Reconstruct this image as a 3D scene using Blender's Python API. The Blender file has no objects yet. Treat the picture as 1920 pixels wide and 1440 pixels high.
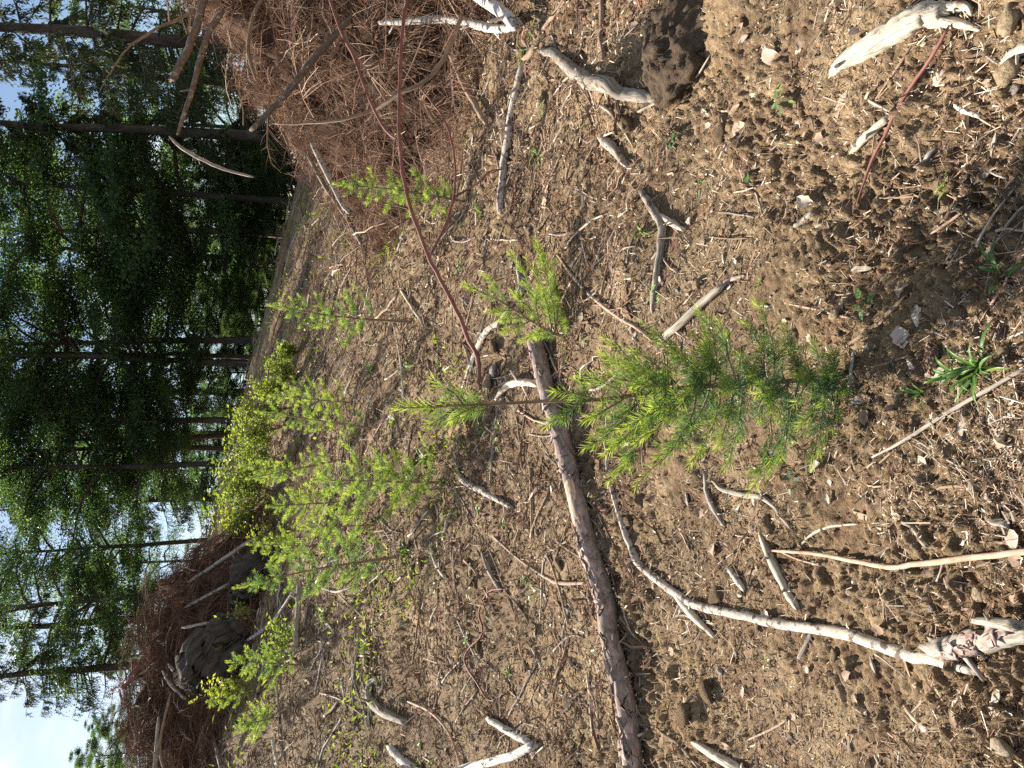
import bpy, math, random
import numpy as np
from mathutils import Vector, Matrix

# ---------------------------------------------------------------- camera, sky, sun, exposure
sc = bpy.context.scene
col = sc.collection
R = math.radians
F_PX, PITCH, CAM_H = 1371.0, R(15.0), 1.5
cam_data = bpy.data.cameras.new('camera')
cam = bpy.data.objects.new('camera', cam_data); col.objects.link(cam)
cam_data.sensor_fit = 'HORIZONTAL'; cam_data.sensor_width = 36.0
cam_data.lens = 36.0 * F_PX / 1920.0
cam_data.clip_start = 0.05; cam_data.clip_end = 4000
# the photograph was taken with the camera held upright but is shown on its side: image right = world down
fwd = Vector((0, math.cos(PITCH), -math.sin(PITCH)))
upv = Vector((0, math.sin(PITCH), math.cos(PITCH)))
ximg, yimg = -upv, Vector((1, 0, 0))
m = Matrix.Identity(4)
for i in range(3):
    m[i][0] = ximg[i]; m[i][1] = yimg[i]; m[i][2] = -fwd[i]
m[2][3] = CAM_H
cam.matrix_world = m
sc.camera = cam

SUN_DIR = Vector((-0.60, 0.80, 0)).normalized()
SUN_EL = R(40.0)
world = bpy.data.worlds.new('World'); sc.world = world; world.use_nodes = True
wn, wl = world.node_tree.nodes, world.node_tree.links
bg = wn['Background']; bg.inputs['Strength'].default_value = 0.05
sky = wn.new('ShaderNodeTexSky'); sky.sky_type = 'NISHITA'; sky.sun_disc = False
sky.sun_elevation = SUN_EL; sky.sun_rotation = math.atan2(SUN_DIR.x, SUN_DIR.y)
sky.air_density = 1.0; sky.dust_density = 0.6; sky.ozone_density = 1.2
tc = wn.new('ShaderNodeTexCoord')
mp = wn.new('ShaderNodeMapping'); mp.inputs['Scale'].default_value = (1, 1, 2.2)
mp.inputs['Location'].default_value = (0.35, 0.1, 0.2)
cn = wn.new('ShaderNodeTexNoise'); cn.inputs['Scale'].default_value = 3.2; cn.inputs['Detail'].default_value = 7
cn.inputs['Roughness'].default_value = 0.58
cr = wn.new('ShaderNodeValToRGB')
cr.color_ramp.elements[0].position = 0.49; cr.color_ramp.elements[0].color = (0, 0, 0, 1)
cr.color_ramp.elements[1].position = 0.66; cr.color_ramp.elements[1].color = (1, 1, 1, 1)
mixc = wn.new('ShaderNodeMix'); mixc.data_type = 'RGBA'
mixc.inputs['B'].default_value = (8.2, 8.5, 8.9, 1)
wl.new(tc.outputs['Generated'], mp.inputs['Vector']); wl.new(mp.outputs['Vector'], cn.inputs['Vector'])
wl.new(cn.outputs['Fac'], cr.inputs['Fac']); wl.new(cr.outputs['Color'], mixc.inputs['Factor'])
wl.new(sky.outputs['Color'], mixc.inputs['A']); wl.new(mixc.outputs['Result'], bg.inputs['Color'])

sun_data = bpy.data.lights.new('sun', 'SUN'); sun_data.energy = 5.0; sun_data.angle = R(0.53)
sun_data.color = (1.0, 0.93, 0.82)
sun = bpy.data.objects.new('sun', sun_data); col.objects.link(sun)
sd = Vector((SUN_DIR.x * math.cos(SUN_EL), SUN_DIR.y * math.cos(SUN_EL), math.sin(SUN_EL)))
sun.rotation_euler = sd.to_track_quat('Z', 'Y').to_euler(); sun.location = (-6, 8, 12)
vs = sc.view_settings
vs.view_transform = 'Standard'; vs.look = 'None'; vs.gamma = 1.0; vs.use_curve_mapping = False
vs.exposure = 1.5
sc.cycles.use_denoising = False
sc.cycles.max_bounces = 8; sc.cycles.diffuse_bounces = 5; sc.cycles.transmission_bounces = 4
sc.cycles.glossy_bounces = 2; sc.cycles.caustics_reflective = False; sc.cycles.caustics_refractive = False

rng = np.random.default_rng(7)
random.seed(7)

# ---------------------------------------------------------------- noise
def _h(ix, iy, iz, seed):
    h = (ix.astype(np.int64) * 374761393 + iy.astype(np.int64) * 668265263 + iz.astype(np.int64) * 2147483647 + seed * 1274126177) & 0xFFFFFFFF
    h = ((h ^ (h >> 13)) * 1274126177) & 0xFFFFFFFF
    return h ^ (h >> 16)
def noise2(x, y, seed=0):
    x = np.asarray(x, float); y = np.asarray(y, float)
    ix, iy = np.floor(x), np.floor(y); fx, fy = x - ix, y - iy
    ux, uy = fx * fx * fx * (fx * (fx * 6 - 15) + 10), fy * fy * fy * (fy * (fy * 6 - 15) + 10)
    z = np.zeros_like(ix); out = []
    for dx in (0, 1):
        for dy in (0, 1):
            a = _h(ix + dx, iy + dy, z, seed) * (2 * math.pi / 4294967296.0)
            out.append(np.cos(a) * (fx - dx) + np.sin(a) * (fy - dy))
    return 1.5 * ((out[0] * (1 - uy) + out[1] * uy) * (1 - ux) + (out[2] * (1 - uy) + out[3] * uy) * ux)
def noise3(p, seed=0):
    i = np.floor(p); f = p - i; u = f * f * (3 - 2 * f)
    r = 0
    for dx in (0, 1):
        for dy in (0, 1):
            for dz in (0, 1):
                v = _h(i[..., 0] + dx, i[..., 1] + dy, i[..., 2] + dz, seed) / 2147483648.0 - 1
                w = (u[..., 0] if dx else 1 - u[..., 0]) * (u[..., 1] if dy else 1 - u[..., 1]) * (u[..., 2] if dz else 1 - u[..., 2])
                r = r + v * w
    return r

# ---------------------------------------------------------------- terrain
_ty = np.arange(-40, 1600, 0.1)
def _tab(ys, vs_):
    t = np.interp(_ty, ys, vs_); k = np.hanning(21); k /= k.sum()
    return np.convolve(np.pad(t, 10, mode='edge'), k, mode='valid')
_A = _tab([-40, 2.4, 4, 6, 8, 10, 16, 22, 29, 36, 60, 200, 1600], [0, 0, .13, .5, .9, 1.3, 2.5, 3.4, 3.9, 3.6, 0.5, -6, -20])
_B = _tab([-40, 2, 3.5, 6, 10, 16, 22, 29, 60, 200, 1600], [0, 0, .03, .11, .28, .27, .24, .24, .12, .02, 0])
def Hs(x, y):
    x = np.asarray(x, float); y = np.asarray(y, float)
    xs = 25 * np.tanh(x / 25)
    z = np.interp(y, _ty, _A) - np.interp(y, _ty, _B) * xs
    near = np.clip(1.5 - y / 60, 0, 1)
    z = z + near * (.055 * noise2(x * .9 + 3, y * .9, 1) + .035 * noise2(x * 2.3, y * 2.3 + 5, 2))
    # soil bank and the dark clod mound at its foot
    z = z + .22 * np.exp(-((x - 1.46) / .24) ** 2 - ((y - 3.22) / .27) ** 2)
    z = z + .06 * np.exp(-((x - .45) / .5) ** 2 - ((y - 3.15) / .16) ** 2)
    return z
def H(x, y):
    x = np.asarray(x, float); y = np.asarray(y, float)
    z = Hs(x, y)
    fade = np.clip(2.0 - y / 25, 0, 1)
    patch = np.clip(.52 + 1.1 * noise2(x * 1.1, y * 1.1, 11) + .35 * noise2(x * 3.1, y * 3.1, 12), .10, 1.35)
    wx = x + .03 * noise2(x * 9, y * 9, 21); wy = y + .03 * noise2(x * 9 + 7, y * 9, 22)
    d = .040 * np.abs(noise2(wx * 6.5, wy * 6.5, 3)) + .030 * np.abs(noise2(wx * 13, wy * 13, 4)) + .026 * np.abs(noise2(wx * 27, wy * 27, 5))
    d = d + .016 * noise2(wx * 52, wy * 52, 6) + .008 * noise2(x * 105, y * 105, 7)
    return z + fade * patch * (d - .024)
def ray(px, py):
    r, u = (720.0 - py) / F_PX, -(px - 960.0) / F_PX
    return Vector((r, math.cos(PITCH) + u * math.sin(PITCH), -math.sin(PITCH) + u * math.cos(PITCH)))
_t = np.concatenate([np.arange(.8, 6, .02), np.arange(6, 60, .08)])
def sstep(a, b, v):
    t = np.clip((np.asarray(v, float) - a) / (b - a), 0, 1); return t * t * (3 - 2 * t)
def pile_r(x, y):
    x = np.asarray(x, float); y = np.asarray(y, float)
    c = 8.6 - .15 * (x - 3)
    h = 2.75 * sstep(1.2, 4.6, x + .25 * noise2(x * .9, y * .9, 31)) * np.exp(-np.abs((y - c) / 2.0) ** 2.4)
    return h * (1 + .16 * noise2(x * 1.3, y * 1.3, 32)) - .05
def pile_l(x, y):
    x = np.asarray(x, float); y = np.asarray(y, float)
    h = 1.12 * sstep(-1.6, -3.3, x) * (1 - .45 * sstep(-4.6, -6.0, x)) * np.exp(-np.abs((y - 12.2) / 1.35) ** 3)
    return h * (1 + .38 * noise2(x * 1.2, y * 1.2, 33) + .22 * noise2(x * 2.9, y * 2.9, 34)) - .05
def surf(x, y):
    return Hs(x, y) + np.maximum(0, np.maximum(pile_r(x, y), pile_l(x, y)))
def hit(px, py, f=Hs):
    d = ray(px, py)
    x, y, z = d.x * _t, d.y * _t, CAM_H + d.z * _t
    below = z < f(x, y)
    if not below.any():
        t = 40.0
    else:
        k = int(np.argmax(below)); k0 = max(k - 1, 0)
        a = z[k0] - float(f(x[k0], y[k0])); b = z[k] - float(f(x[k], y[k]))
        t = _t[k0] + (_t[k] - _t[k0]) * (a / (a - b) if a != b else 0)
    return Vector((d.x * t, d.y * t, CAM_H + d.z * t)), t
def at(px, py, Y):
    d = ray(px, py); t = Y / d.y
    return Vector((d.x * t, Y, CAM_H + d.z * t)), t

# ---------------------------------------------------------------- mesh helpers
def mk_mesh(name, V, quads=None, tris=None, tone=None, co=None, smooth=True):
    V = np.asarray(V, np.float32).reshape(-1, 3)
    q = np.zeros((0, 4), np.int32) if quads is None else np.asarray(quads, np.int32).reshape(-1, 4)
    t = np.zeros((0, 3), np.int32) if tris is None else np.asarray(tris, np.int32).reshape(-1, 3)
    me = bpy.data.meshes.new(name)
    me.vertices.add(len(V)); me.vertices.foreach_set('co', V.ravel())
    li = np.concatenate([q.ravel(), t.ravel()])
    me.loops.add(len(li)); me.loops.foreach_set('vertex_index', li)
    n = len(q) + len(t); me.polygons.add(n)
    ls = np.concatenate([np.arange(len(q)) * 4, len(q) * 4 + np.arange(len(t)) * 3]).astype(np.int32)
    me.polygons.foreach_set('loop_start', ls)
    me.polygons.foreach_set('use_smooth', np.full(n, bool(smooth)))
    me.update(calc_edges=True)
    if tone is not None:
        a = me.attributes.new('tone', 'FLOAT', 'POINT'); a.data.foreach_set('value', np.asarray(tone, np.float32).ravel())
    if co is not None:
        a = me.attributes.new('grain', 'FLOAT_VECTOR', 'POINT'); a.data.foreach_set('vector', np.asarray(co, np.float32).ravel())
    return me
class Geo:
    def __init__(s): s.V, s.Q, s.T, s.tone, s.co, s.n = [], [], [], [], [], 0
    def add(s, V, Q=None, T=None, tone=None, co=None):
        V = np.asarray(V, float).reshape(-1, 3)
        if Q is not None and len(Q): s.Q.append(np.asarray(Q).reshape(-1, 4) + s.n)
        if T is not None and len(T): s.T.append(np.asarray(T).reshape(-1, 3) + s.n)
        s.V.append(V)
        s.tone.append(np.full(len(V), .5) if tone is None else np.broadcast_to(np.asarray(tone, float).ravel(), (len(V),)))
        s.co.append(V if co is None else np.asarray(co, float).reshape(-1, 3))
        s.n += len(V)
    def mesh(s, name, mat, smooth=True):
        me = mk_mesh(name, np.concatenate(s.V), np.concatenate(s.Q) if s.Q else None, np.concatenate(s.T) if s.T else None, np.concatenate(s.tone), np.concatenate(s.co), smooth)
        me.materials.append(mat); return me
def link(name, me, parent=None, loc=None):
    o = bpy.data.objects.new(name, me); col.objects.link(o)
    if parent is not None: o.parent = parent
    if loc is not None: o.location = loc
    return o
def tag(o, label=None, cat=None, group=None, kind=None):
    if label: o['label'] = label
    if cat: o['category'] = cat
    if group: o['group'] = group
    if kind: o['kind'] = kind
    return o
def empty(name, loc=(0, 0, 0)):
    o = bpy.data.objects.new(name, None); o.empty_display_size = .1; col.objects.link(o); o.location = loc; return o
def nrm(v): return v / np.maximum(np.linalg.norm(v, axis=-1, keepdims=True), 1e-9)
def tubes(P, Rad, S=3, closed=False, rough=0.0, seed=0, rfreq=3.0, ridge=0.0):
    """P (N,K,3), Rad (N,K): N tapered tubes of K rings with S sides. Returns V, Q, T, grain, ids"""
    P = np.asarray(P, float); Rad = np.asarray(Rad, float)
    N, K, _ = P.shape
    T = nrm(np.gradient(P, axis=1))
    mean = nrm(P[:, -1] - P[:, 0] + 1e-6)
    ax = np.eye(3)[np.argmin(np.abs(mean), axis=1)]
    n1 = nrm(np.cross(T, ax[:, None, :])); n2 = np.cross(T, n1)
    a = np.arange(S) * 2 * math.pi / S
    ca, sa = np.cos(a), np.sin(a)
    s_along = np.concatenate([np.zeros((N, 1)), np.cumsum(np.linalg.norm(np.diff(P, axis=1), axis=2), axis=1)], axis=1)
    rr = Rad[:, :, None] * np.ones(S)
    if rough:
        q = np.stack([np.broadcast_to(ca * 1.3, (N, K, S)), np.broadcast_to(sa * 1.3, (N, K, S)), np.broadcast_to((s_along / Rad.max() * rfreq * .12)[:, :, None], (N, K, S))], -1)
        rr = rr * (1 + rough * (noise3(q + seed * 3.7, seed) + .6 * noise3(q * np.array([2.4, 2.4, 3.1]) + 9, seed + 1) + .35 * noise3(q * np.array([5, 5, 6.1]) + 4, seed + 2)))
    if ridge:
        q = np.stack([np.broadcast_to(ca * 6, (N, K, S)), np.broadcast_to(sa * 6, (N, K, S)), np.broadcast_to(s_along[:, :, None] * 2.5, (N, K, S))], -1)
        rr = rr * (1 - ridge * (1 - np.abs(noise3(q + seed, seed + 7))) ** 3)
    V = P[:, :, None, :] + rr[..., None] * (ca[None, None, :, None] * n1[:, :, None, :] + sa[None, None, :, None] * n2[:, :, None, :])
    co = np.stack([np.broadcast_to(ca, (N, K, S)) * Rad[:, :, None], np.broadcast_to(sa, (N, K, S)) * Rad[:, :, None], np.broadcast_to(s_along[:, :, None], (N, K, S))], -1)
    idx = np.arange(N * K * S).reshape(N, K, S)
    nx = np.roll(idx, -1, axis=2)
    Q = np.stack([idx[:, :-1], nx[:, :-1], nx[:, 1:], idx[:, 1:]], -1).reshape(-1, 4)
    Tt = np.zeros((0, 3), int); V = V.reshape(-1, 3); co = co.reshape(-1, 3)
    ids = np.repeat(np.arange(N), K * S)
    if closed:
        c0 = len(V) + np.arange(N); c1 = c0 + N
        V = np.concatenate([V, P[:, 0], P[:, -1]]); co = np.concatenate([co, np.zeros((2 * N, 3))])
        ids = np.concatenate([ids, np.arange(N), np.arange(N)])
        t0 = np.stack([nx[:, 0], idx[:, 0], np.broadcast_to(c0[:, None], (N, S))], -1).reshape(-1, 3)
        t1 = np.stack([idx[:, -1], nx[:, -1], np.broadcast_to(c1[:, None], (N, S))], -1).reshape(-1, 3)
        Tt = np.concatenate([t0, t1])
    return V, Q, Tt, co, ids
def spline(pts, n):
    """Catmull-Rom through pts (k,d), n samples"""
    p = np.asarray(pts, float)
    if len(p) == 2: return p[0] + (p[1] - p[0]) * np.linspace(0, 1, n)[:, None]
    e = np.concatenate([[2 * p[0] - p[1]], p, [2 * p[-1] - p[-2]]])
    t = np.linspace(0, len(p) - 1 - 1e-6, n); k = t.astype(int); f = (t - k)[:, None]
    a, b, c, d = e[k], e[k + 1], e[k + 2], e[k + 3]
    return .5 * (2 * b + (c - a) * f + (2 * a - 5 * b + 4 * c - d) * f ** 2 + (3 * b - a - 3 * c + d) * f ** 3)
def leaves(pos, dirs, nor, L, W, fold=.25):
    """folded diamond leaves: base, two sides, tip"""
    d = nrm(dirs); n = nrm(nor - d * (nor * d).sum(-1, keepdims=True)); s = np.cross(d, n)
    L = np.asarray(L, float).reshape(-1, 1); W = np.asarray(W, float).reshape(-1, 1)
    mid = pos + d * L * .45
    V = np.stack([pos, mid + s * W * .5 + n * W * fold, pos + d * L - n * L * .08, mid - s * W * .5 + n * W * fold], 1)
    i = np.arange(len(pos))[:, None] * 4
    T = np.concatenate([i + [0, 1, 2], i + [0, 2, 3]])
    return V.reshape(-1, 3), T

# ---------------------------------------------------------------- materials
def mat(name):
    m_ = bpy.data.materials.new(name); m_.use_nodes = True
    nt = m_.node_tree; return m_, nt.nodes, nt.links, nt.nodes['Principled BSDF']
def ramp(n, stops):
    r = n.new('ShaderNodeValToRGB'); cr_ = r.color_ramp
    while len(cr_.elements) < len(stops): cr_.elements.new(.5)
    for e, (p, c) in zip(cr_.elements, stops): e.position = p; e.color = (*c, 1)
    return r
def tex(n, l, vec, scale, detail=5, rough=.6):
    t = n.new('ShaderNodeTexNoise'); t.inputs['Scale'].default_value = scale
    t.inputs['Detail'].default_value = detail; t.inputs['Roughness'].default_value = rough
    if vec is not None: l.new(vec, t.inputs['Vector'])
    return t
def bump(n, l, src, bsdf, strength, dist, prev=None):
    b = n.new('ShaderNodeBump'); b.inputs['Strength'].default_value = strength; b.inputs['Distance'].default_value = dist
    l.new(src, b.inputs['Height'])
    if prev is not None: l.new(prev.outputs['Normal'], b.inputs['Normal'])
    l.new(b.outputs['Normal'], bsdf.inputs['Normal']); return b
def mixrgb(n, l, fac, a, b, mode='MIX'):
    x = n.new('ShaderNodeMix'); x.data_type = 'RGBA'; x.blend_type = mode
    for k, v in (('Factor', fac), ('A', a), ('B', b)):
        if isinstance(v, (tuple, list)): x.inputs[k].default_value = (*v, 1)
        elif isinstance(v, (int, float)): x.inputs[k].default_value = v
        else: l.new(v, x.inputs[k])
    return x.outputs['Result']
def wood(name, dark, light, stretch=(60, 60, 6), bumps=.6, dist=.004, crack=0.0, patch=None, patch_scale=9, patch_at=(.5, .56), rough=.9):
    m_, n, l, b = mat(name)
    a = n.new('ShaderNodeAttribute'); a.attribute_name = 'grain'
    mp_ = n.new('ShaderNodeMapping'); mp_.inputs['Scale'].default_value = stretch; l.new(a.outputs['Vector'], mp_.inputs['Vector'])
    t = tex(n, l, mp_.outputs['Vector'], 1.0, 8, .68)
    r = ramp(n, [(.32, dark), (.50, tuple((x + y) / 2 for x, y in zip(dark, light))), (.66, light)]); l.new(t.outputs['Fac'], r.inputs['Fac'])
    c = r.outputs['Color']
    oi = n.new('ShaderNodeObjectInfo')
    if patch:
        tp = tex(n, l, a.outputs['Vector'], patch_scale, 5, .6)
        rp = ramp(n, [(patch_at[0], (0, 0, 0)), (patch_at[1], (1, 1, 1))]); l.new(tp.outputs['Fac'], rp.inputs['Fac'])
        c = mixrgb(n, l, rp.outputs['Color'], c, patch)
    if crack:
        mp2 = n.new('ShaderNodeMapping'); mp2.inputs['Scale'].default_value = (stretch[0] * .9, stretch[1] * .9, stretch[2] * .35); l.new(a.outputs['Vector'], mp2.inputs['Vector'])
        w = tex(n, l, mp2.outputs['Vector'], 1.0, 3, .5)
        rc = ramp(n, [(.0, (1, 1, 1)), (.5 - .03 * crack, (1, 1, 1)), (.5, (.16, .13, .1)), (.5 + .03 * crack, (1, 1, 1))]); l.new(w.outputs['Fac'], rc.inputs['Fac'])
        c = mixrgb(n, l, .85, c, rc.outputs['Color'], 'MULTIPLY')
    hv = n.new('ShaderNodeHueSaturation'); l.new(c, hv.inputs['Color'])
    mr = n.new('ShaderNodeMapRange'); mr.inputs['To Min'].default_value = .8; mr.inputs['To Max'].default_value = 1.15
    l.new(oi.outputs['Random'], mr.inputs['Value']); l.new(mr.outputs['Result'], hv.inputs['Value'])
    l.new(hv.outputs['Color'], b.inputs['Base Color']); b.inputs['Roughness'].default_value = rough
    b.inputs['Specular IOR Level'].default_value = .25
    bump(n, l, t.outputs['Fac'], b, bumps, dist); return m_
def toned(name, stops, rough=.85, transl=0.0, tcol=None, spec=.3):
    m_, n, l, b = mat(name)
    a = n.new('ShaderNodeAttribute'); a.attribute_name = 'tone'
    r = ramp(n, stops); l.new(a.outputs['Fac'], r.inputs['Fac'])
    c = r.outputs['Color']
    l.new(c, b.inputs['Base Color']); b.inputs['Roughness'].default_value = rough; b.inputs['Specular IOR Level'].default_value = spec
    if transl:
        tr = n.new('ShaderNodeBsdfTranslucent'); mx = n.new('ShaderNodeMixShader'); mx.inputs['Fac'].default_value = transl
        if tcol: l.new(mixrgb(n, l, 1.0, c, tcol, 'MULTIPLY'), tr.inputs['Color'])
        else: l.new(c, tr.inputs['Color'])
        l.new(b.outputs['BSDF'], mx.inputs[1]); l.new(tr.outputs['BSDF'], mx.inputs[2])
        l.new(mx.outputs['Shader'], n['Material Output'].inputs['Surface'])
    return m_
def soil(name, stops, red=.5, bumpy=1.0, sand=None):
    m_, n, l, b = mat(name)
    g = n.new('ShaderNodeTexCoord'); v = g.outputs['Object']
    t1 = tex(n, l, v, 1.7, 6, .65); t2 = tex(n, l, v, 24, 8, .72); t3 = tex(n, l, v, 150, 6, .7)
    ad = n.new('ShaderNodeMath'); ad.operation = 'MULTIPLY_ADD'; l.new(t2.outputs['Fac'], ad.inputs[0]); ad.inputs[1].default_value = .55
    mu = n.new('ShaderNodeMath'); mu.operation = 'MULTIPLY'; l.new(t1.outputs['Fac'], mu.inputs[0]); mu.inputs[1].default_value = .45
    l.new(mu.outputs[0], ad.inputs[2])
    r = ramp(n, stops); l.new(ad.outputs[0], r.inputs['Fac'])
    # reddish needle litter in patches
    t4 = tex(n, l, v, 3.1, 5, .7); rr = ramp(n, [(.44, (0, 0, 0)), (.62, (red, red, red))]); l.new(t4.outputs['Fac'], rr.inputs['Fac'])
    c = mixrgb(n, l, rr.outputs['Color'], r.outputs['Color'], (.185, .115, .072))
    t5 = tex(n, l, v, .9, 4, .55); rq = ramp(n, [(.54, (0, 0, 0)), (.66, (.75, .75, .75))]); l.new(t5.outputs['Fac'], rq.inputs['Fac'])
    if sand: c = mixrgb(n, l, rq.outputs['Color'], c, sand)
    rs = ramp(n, [(.34, (.62, .58, .55)), (.62, (1.16, 1.13, 1.08))]); l.new(t3.outputs['Fac'], rs.inputs['Fac'])
    c = mixrgb(n, l, 1.0, c, rs.outputs['Color'], 'MULTIPLY')
    l.new(c, b.inputs['Base Color']); b.inputs['Roughness'].default_value = .97; b.inputs['Specular IOR Level'].default_value = .12
    b1 = bump(n, l, t2.outputs['Fac'], b, .6 * bumpy, .02); bump(n, l, t3.outputs['Fac'], b, 1.0 * bumpy, .009, b1)
    return m_
M = {}
M['soil'] = soil('soil', [(.30, (.050, .035, .024)), (.42, (.15, .108, .068)), (.52, (.30, .222, .138)), (.66, (.49, .375, .235))], .7, 1.0, (.40, .295, .17))
M['dark_soil'] = soil('dark_soil', [(.3, (.045, .034, .025)), (.6, (.15, .112, .078))], .1)
M['litter'] = toned('litter', [(0, (.05, .034, .024)), (.25, (.17, .10, .06)), (.5, (.34, .235, .155)), (.75, (.50, .40, .29)), (1, (.72, .64, .53))], .95, spec=.15)
M['brush'] = toned('brush', [(0, (.06, .034, .024)), (.35, (.18, .098, .062)), (.7, (.32, .20, .135)), (1, (.54, .44, .35))], .9, spec=.2)
M['core_shade'] = soil('core_shade', [(.3, (.03, .018, .012)), (.6, (.10, .056, .036))], .15, 1.2)  # dark brown of the added core, stands in for the deep gaps between twigs
M['bleached'] = wood('bleached_wood', (.34, .28, .205), (.60, .52, .42), (95, 95, 7), .7, .004, crack=1.0, patch=(.24, .17, .11), patch_scale=16, patch_at=(.57, .66))
M['greywood'] = wood('grey_wood', (.17, .145, .12), (.46, .40, .33), (80, 80, 8), .8, .005, crack=.8, patch=(.17, .12, .08), patch_scale=18, patch_at=(.54, .64))
M['barkbrown'] = wood('brown_bark', (.16, .11, .085), (.47, .37, .315), (45, 45, 22), .9, .006, patch=(.40, .32, .29), patch_scale=14, patch_at=(.56, .64))
M['flake'] = wood('flaking_bark', (.16, .10, .075), (.47, .365, .32), (40, 40, 30), .8, .004)
M['barkgrey'] = wood('grey_bark', (.07, .052, .04), (.215, .165, .13), (40, 40, 20), .9, .005, patch=(.33, .28, .23), patch_scale=18, patch_at=(.57, .64))
M['birch'] = wood('pale_bark', (.38, .34, .29), (.68, .63, .56), (20, 20, 55), .5, .003, patch=(.11, .085, .065), patch_scale=20, patch_at=(.58, .64))
M['mottled'] = wood('mottled_bark', (.30, .25, .20), (.62, .55, .46), (35, 35, 30), .7, .004, patch=(.12, .09, .07), patch_scale=30, patch_at=(.52, .60))
M['redtwig'] = wood('red_twig', (.12, .045, .04), (.27, .12, .095), (60, 60, 10), .4, .002, rough=.7)
M['browntwig'] = wood('brown_twig', (.13, .085, .055), (.36, .255, .175), (70, 70, 14), .7, .003)
M['tantwig'] = wood('tan_twig', (.26, .17, .115), (.50, .37, .27), (50, 50, 20), .6, .003)
M['rustbark'] = wood('rust_bark', (.10, .04, .022), (.27, .11, .06), (40, 40, 25), .7, .004)
M['cutwood'] = wood('cut_wood', (.42, .27, .15), (.66, .47, .29), (120, 120, 20), .4, .002)
M['peeled'] = wood('peeled_wood', (.42, .28, .18), (.68, .52, .37), (80, 80, 5), .5, .003, crack=.8)
M['stumpbark'] = wood('stump_bark', (.04, .032, .026), (.125, .098, .078), (13, 13, 2.2), 1.0, .10, patch=(.13, .12, .045), patch_scale=1.8, patch_at=(.60, .68))
M['treebark'] = wood('tree_bark', (.035, .03, .026), (.12, .105, .09), (12, 12, 3), .8, .02)
M['litbark'] = wood('lit_tree_bark', (.10, .085, .07), (.27, .235, .20), (12, 12, 3), .8, .02)  # tree bark in a lighter copy, sunlight on one trunk put into the colour
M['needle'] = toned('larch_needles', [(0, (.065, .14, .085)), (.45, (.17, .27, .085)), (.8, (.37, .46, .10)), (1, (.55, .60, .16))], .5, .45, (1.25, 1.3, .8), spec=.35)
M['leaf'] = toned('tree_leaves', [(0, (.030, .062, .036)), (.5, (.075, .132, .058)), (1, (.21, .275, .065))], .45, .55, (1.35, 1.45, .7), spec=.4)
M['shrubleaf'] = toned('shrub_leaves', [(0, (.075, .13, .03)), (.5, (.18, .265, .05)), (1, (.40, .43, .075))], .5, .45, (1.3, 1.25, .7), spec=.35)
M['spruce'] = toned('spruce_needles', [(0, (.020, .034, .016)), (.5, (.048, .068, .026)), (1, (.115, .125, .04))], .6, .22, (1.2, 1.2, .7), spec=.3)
M['grass'] = toned('grass', [(0, (.05, .12, .03)), (.6, (.12, .24, .045)), (1, (.26, .36, .08))], .45, .4, (1.2, 1.25, .7), spec=.4)
M['herb'] = toned('herb_leaves', [(0, (.05, .11, .05)), (.5, (.13, .25, .07)), (1, (.24, .38, .09))], .5, .35, (1.2, 1.2, .7), spec=.4)
M['deadleaf'] = toned('dead_leaves', [(0, (.13, .075, .045)), (.5, (.34, .24, .17)), (1, (.56, .46, .37))], .8, .15, spec=.25)
M['redleaf'] = toned('red_leaf', [(0, (.35, .06, .02)), (1, (.55, .12, .03))], .6, .3)
def stone_mat():
    m_, n, l, b = mat('stone')
    g = n.new('ShaderNodeTexCoord'); oi = n.new('ShaderNodeObjectInfo')
    r = ramp(n, [(0, (.22, .165, .105)), (.35, (.36, .27, .165)), (.6, (.44, .36, .25)), (.85, (.30, .27, .23)), (1, (.42, .40, .37))]); l.new(oi.outputs['Random'], r.inputs['Fac'])
    t = tex(n, l, g.outputs['Object'], 2.5, 8, .7)
    rs = ramp(n, [(.3, (.55, .52, .48)), (.7, (1.15, 1.12, 1.08))]); l.new(t.outputs['Fac'], rs.inputs['Fac'])
    l.new(mixrgb(n, l, 1.0, r.outputs['Color'], rs.outputs['Color'], 'MULTIPLY'), b.inputs['Base Color']); b.inputs['Roughness'].default_value = .93
    b.inputs['Specular IOR Level'].default_value = .2
    bump(n, l, t.outputs['Fac'], b, .6, .15); return m_
M['stone'] = stone_mat()

# ================================================================ GROUND
def build_ground():
    ya = -np.geomspace(.3, 80, 14)[::-1] + .75
    yb = np.concatenate([np.geomspace(.75, 4.2, 430), np.geomspace(4.24, 46, 190)])
    yc = np.geomspace(48, 1500, 24)
    ys = np.concatenate([ya, yb, yc])
    sd_ = np.linspace(-.9, .9, 520)
    so = np.geomspace(.95, 6, 16)
    ss = np.concatenate([-so[::-1], sd_, so])
    w = np.where(ys > .75, .35 + ys, 1.1 + (.75 - ys))
    X = w[:, None] * ss[None, :]; Y = np.broadcast_to(ys[:, None], X.shape)
    Z = H(X, Y)
    n, k = X.shape
    i = np.arange(n * k).reshape(n, k)
    Q = np.stack([i[:-1, :-1], i[:-1, 1:], i[1:, 1:], i[1:, :-1]], -1).reshape(-1, 4)
    me = mk_mesh('ground', np.stack([X, Y, Z], -1), Q)
    me.materials.append(M['soil'])
    tag(link('ground', me), 'bare tan soil of the cleared slope with clods and dips', None, None, 'structure')
build_ground()

def fan(n, y0, y1, half=.66):
    y = np.exp(rng.uniform(math.log(y0), math.log(y1), n)); x = (y + .3) * rng.uniform(-half, half, n)
    return x, y
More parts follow.
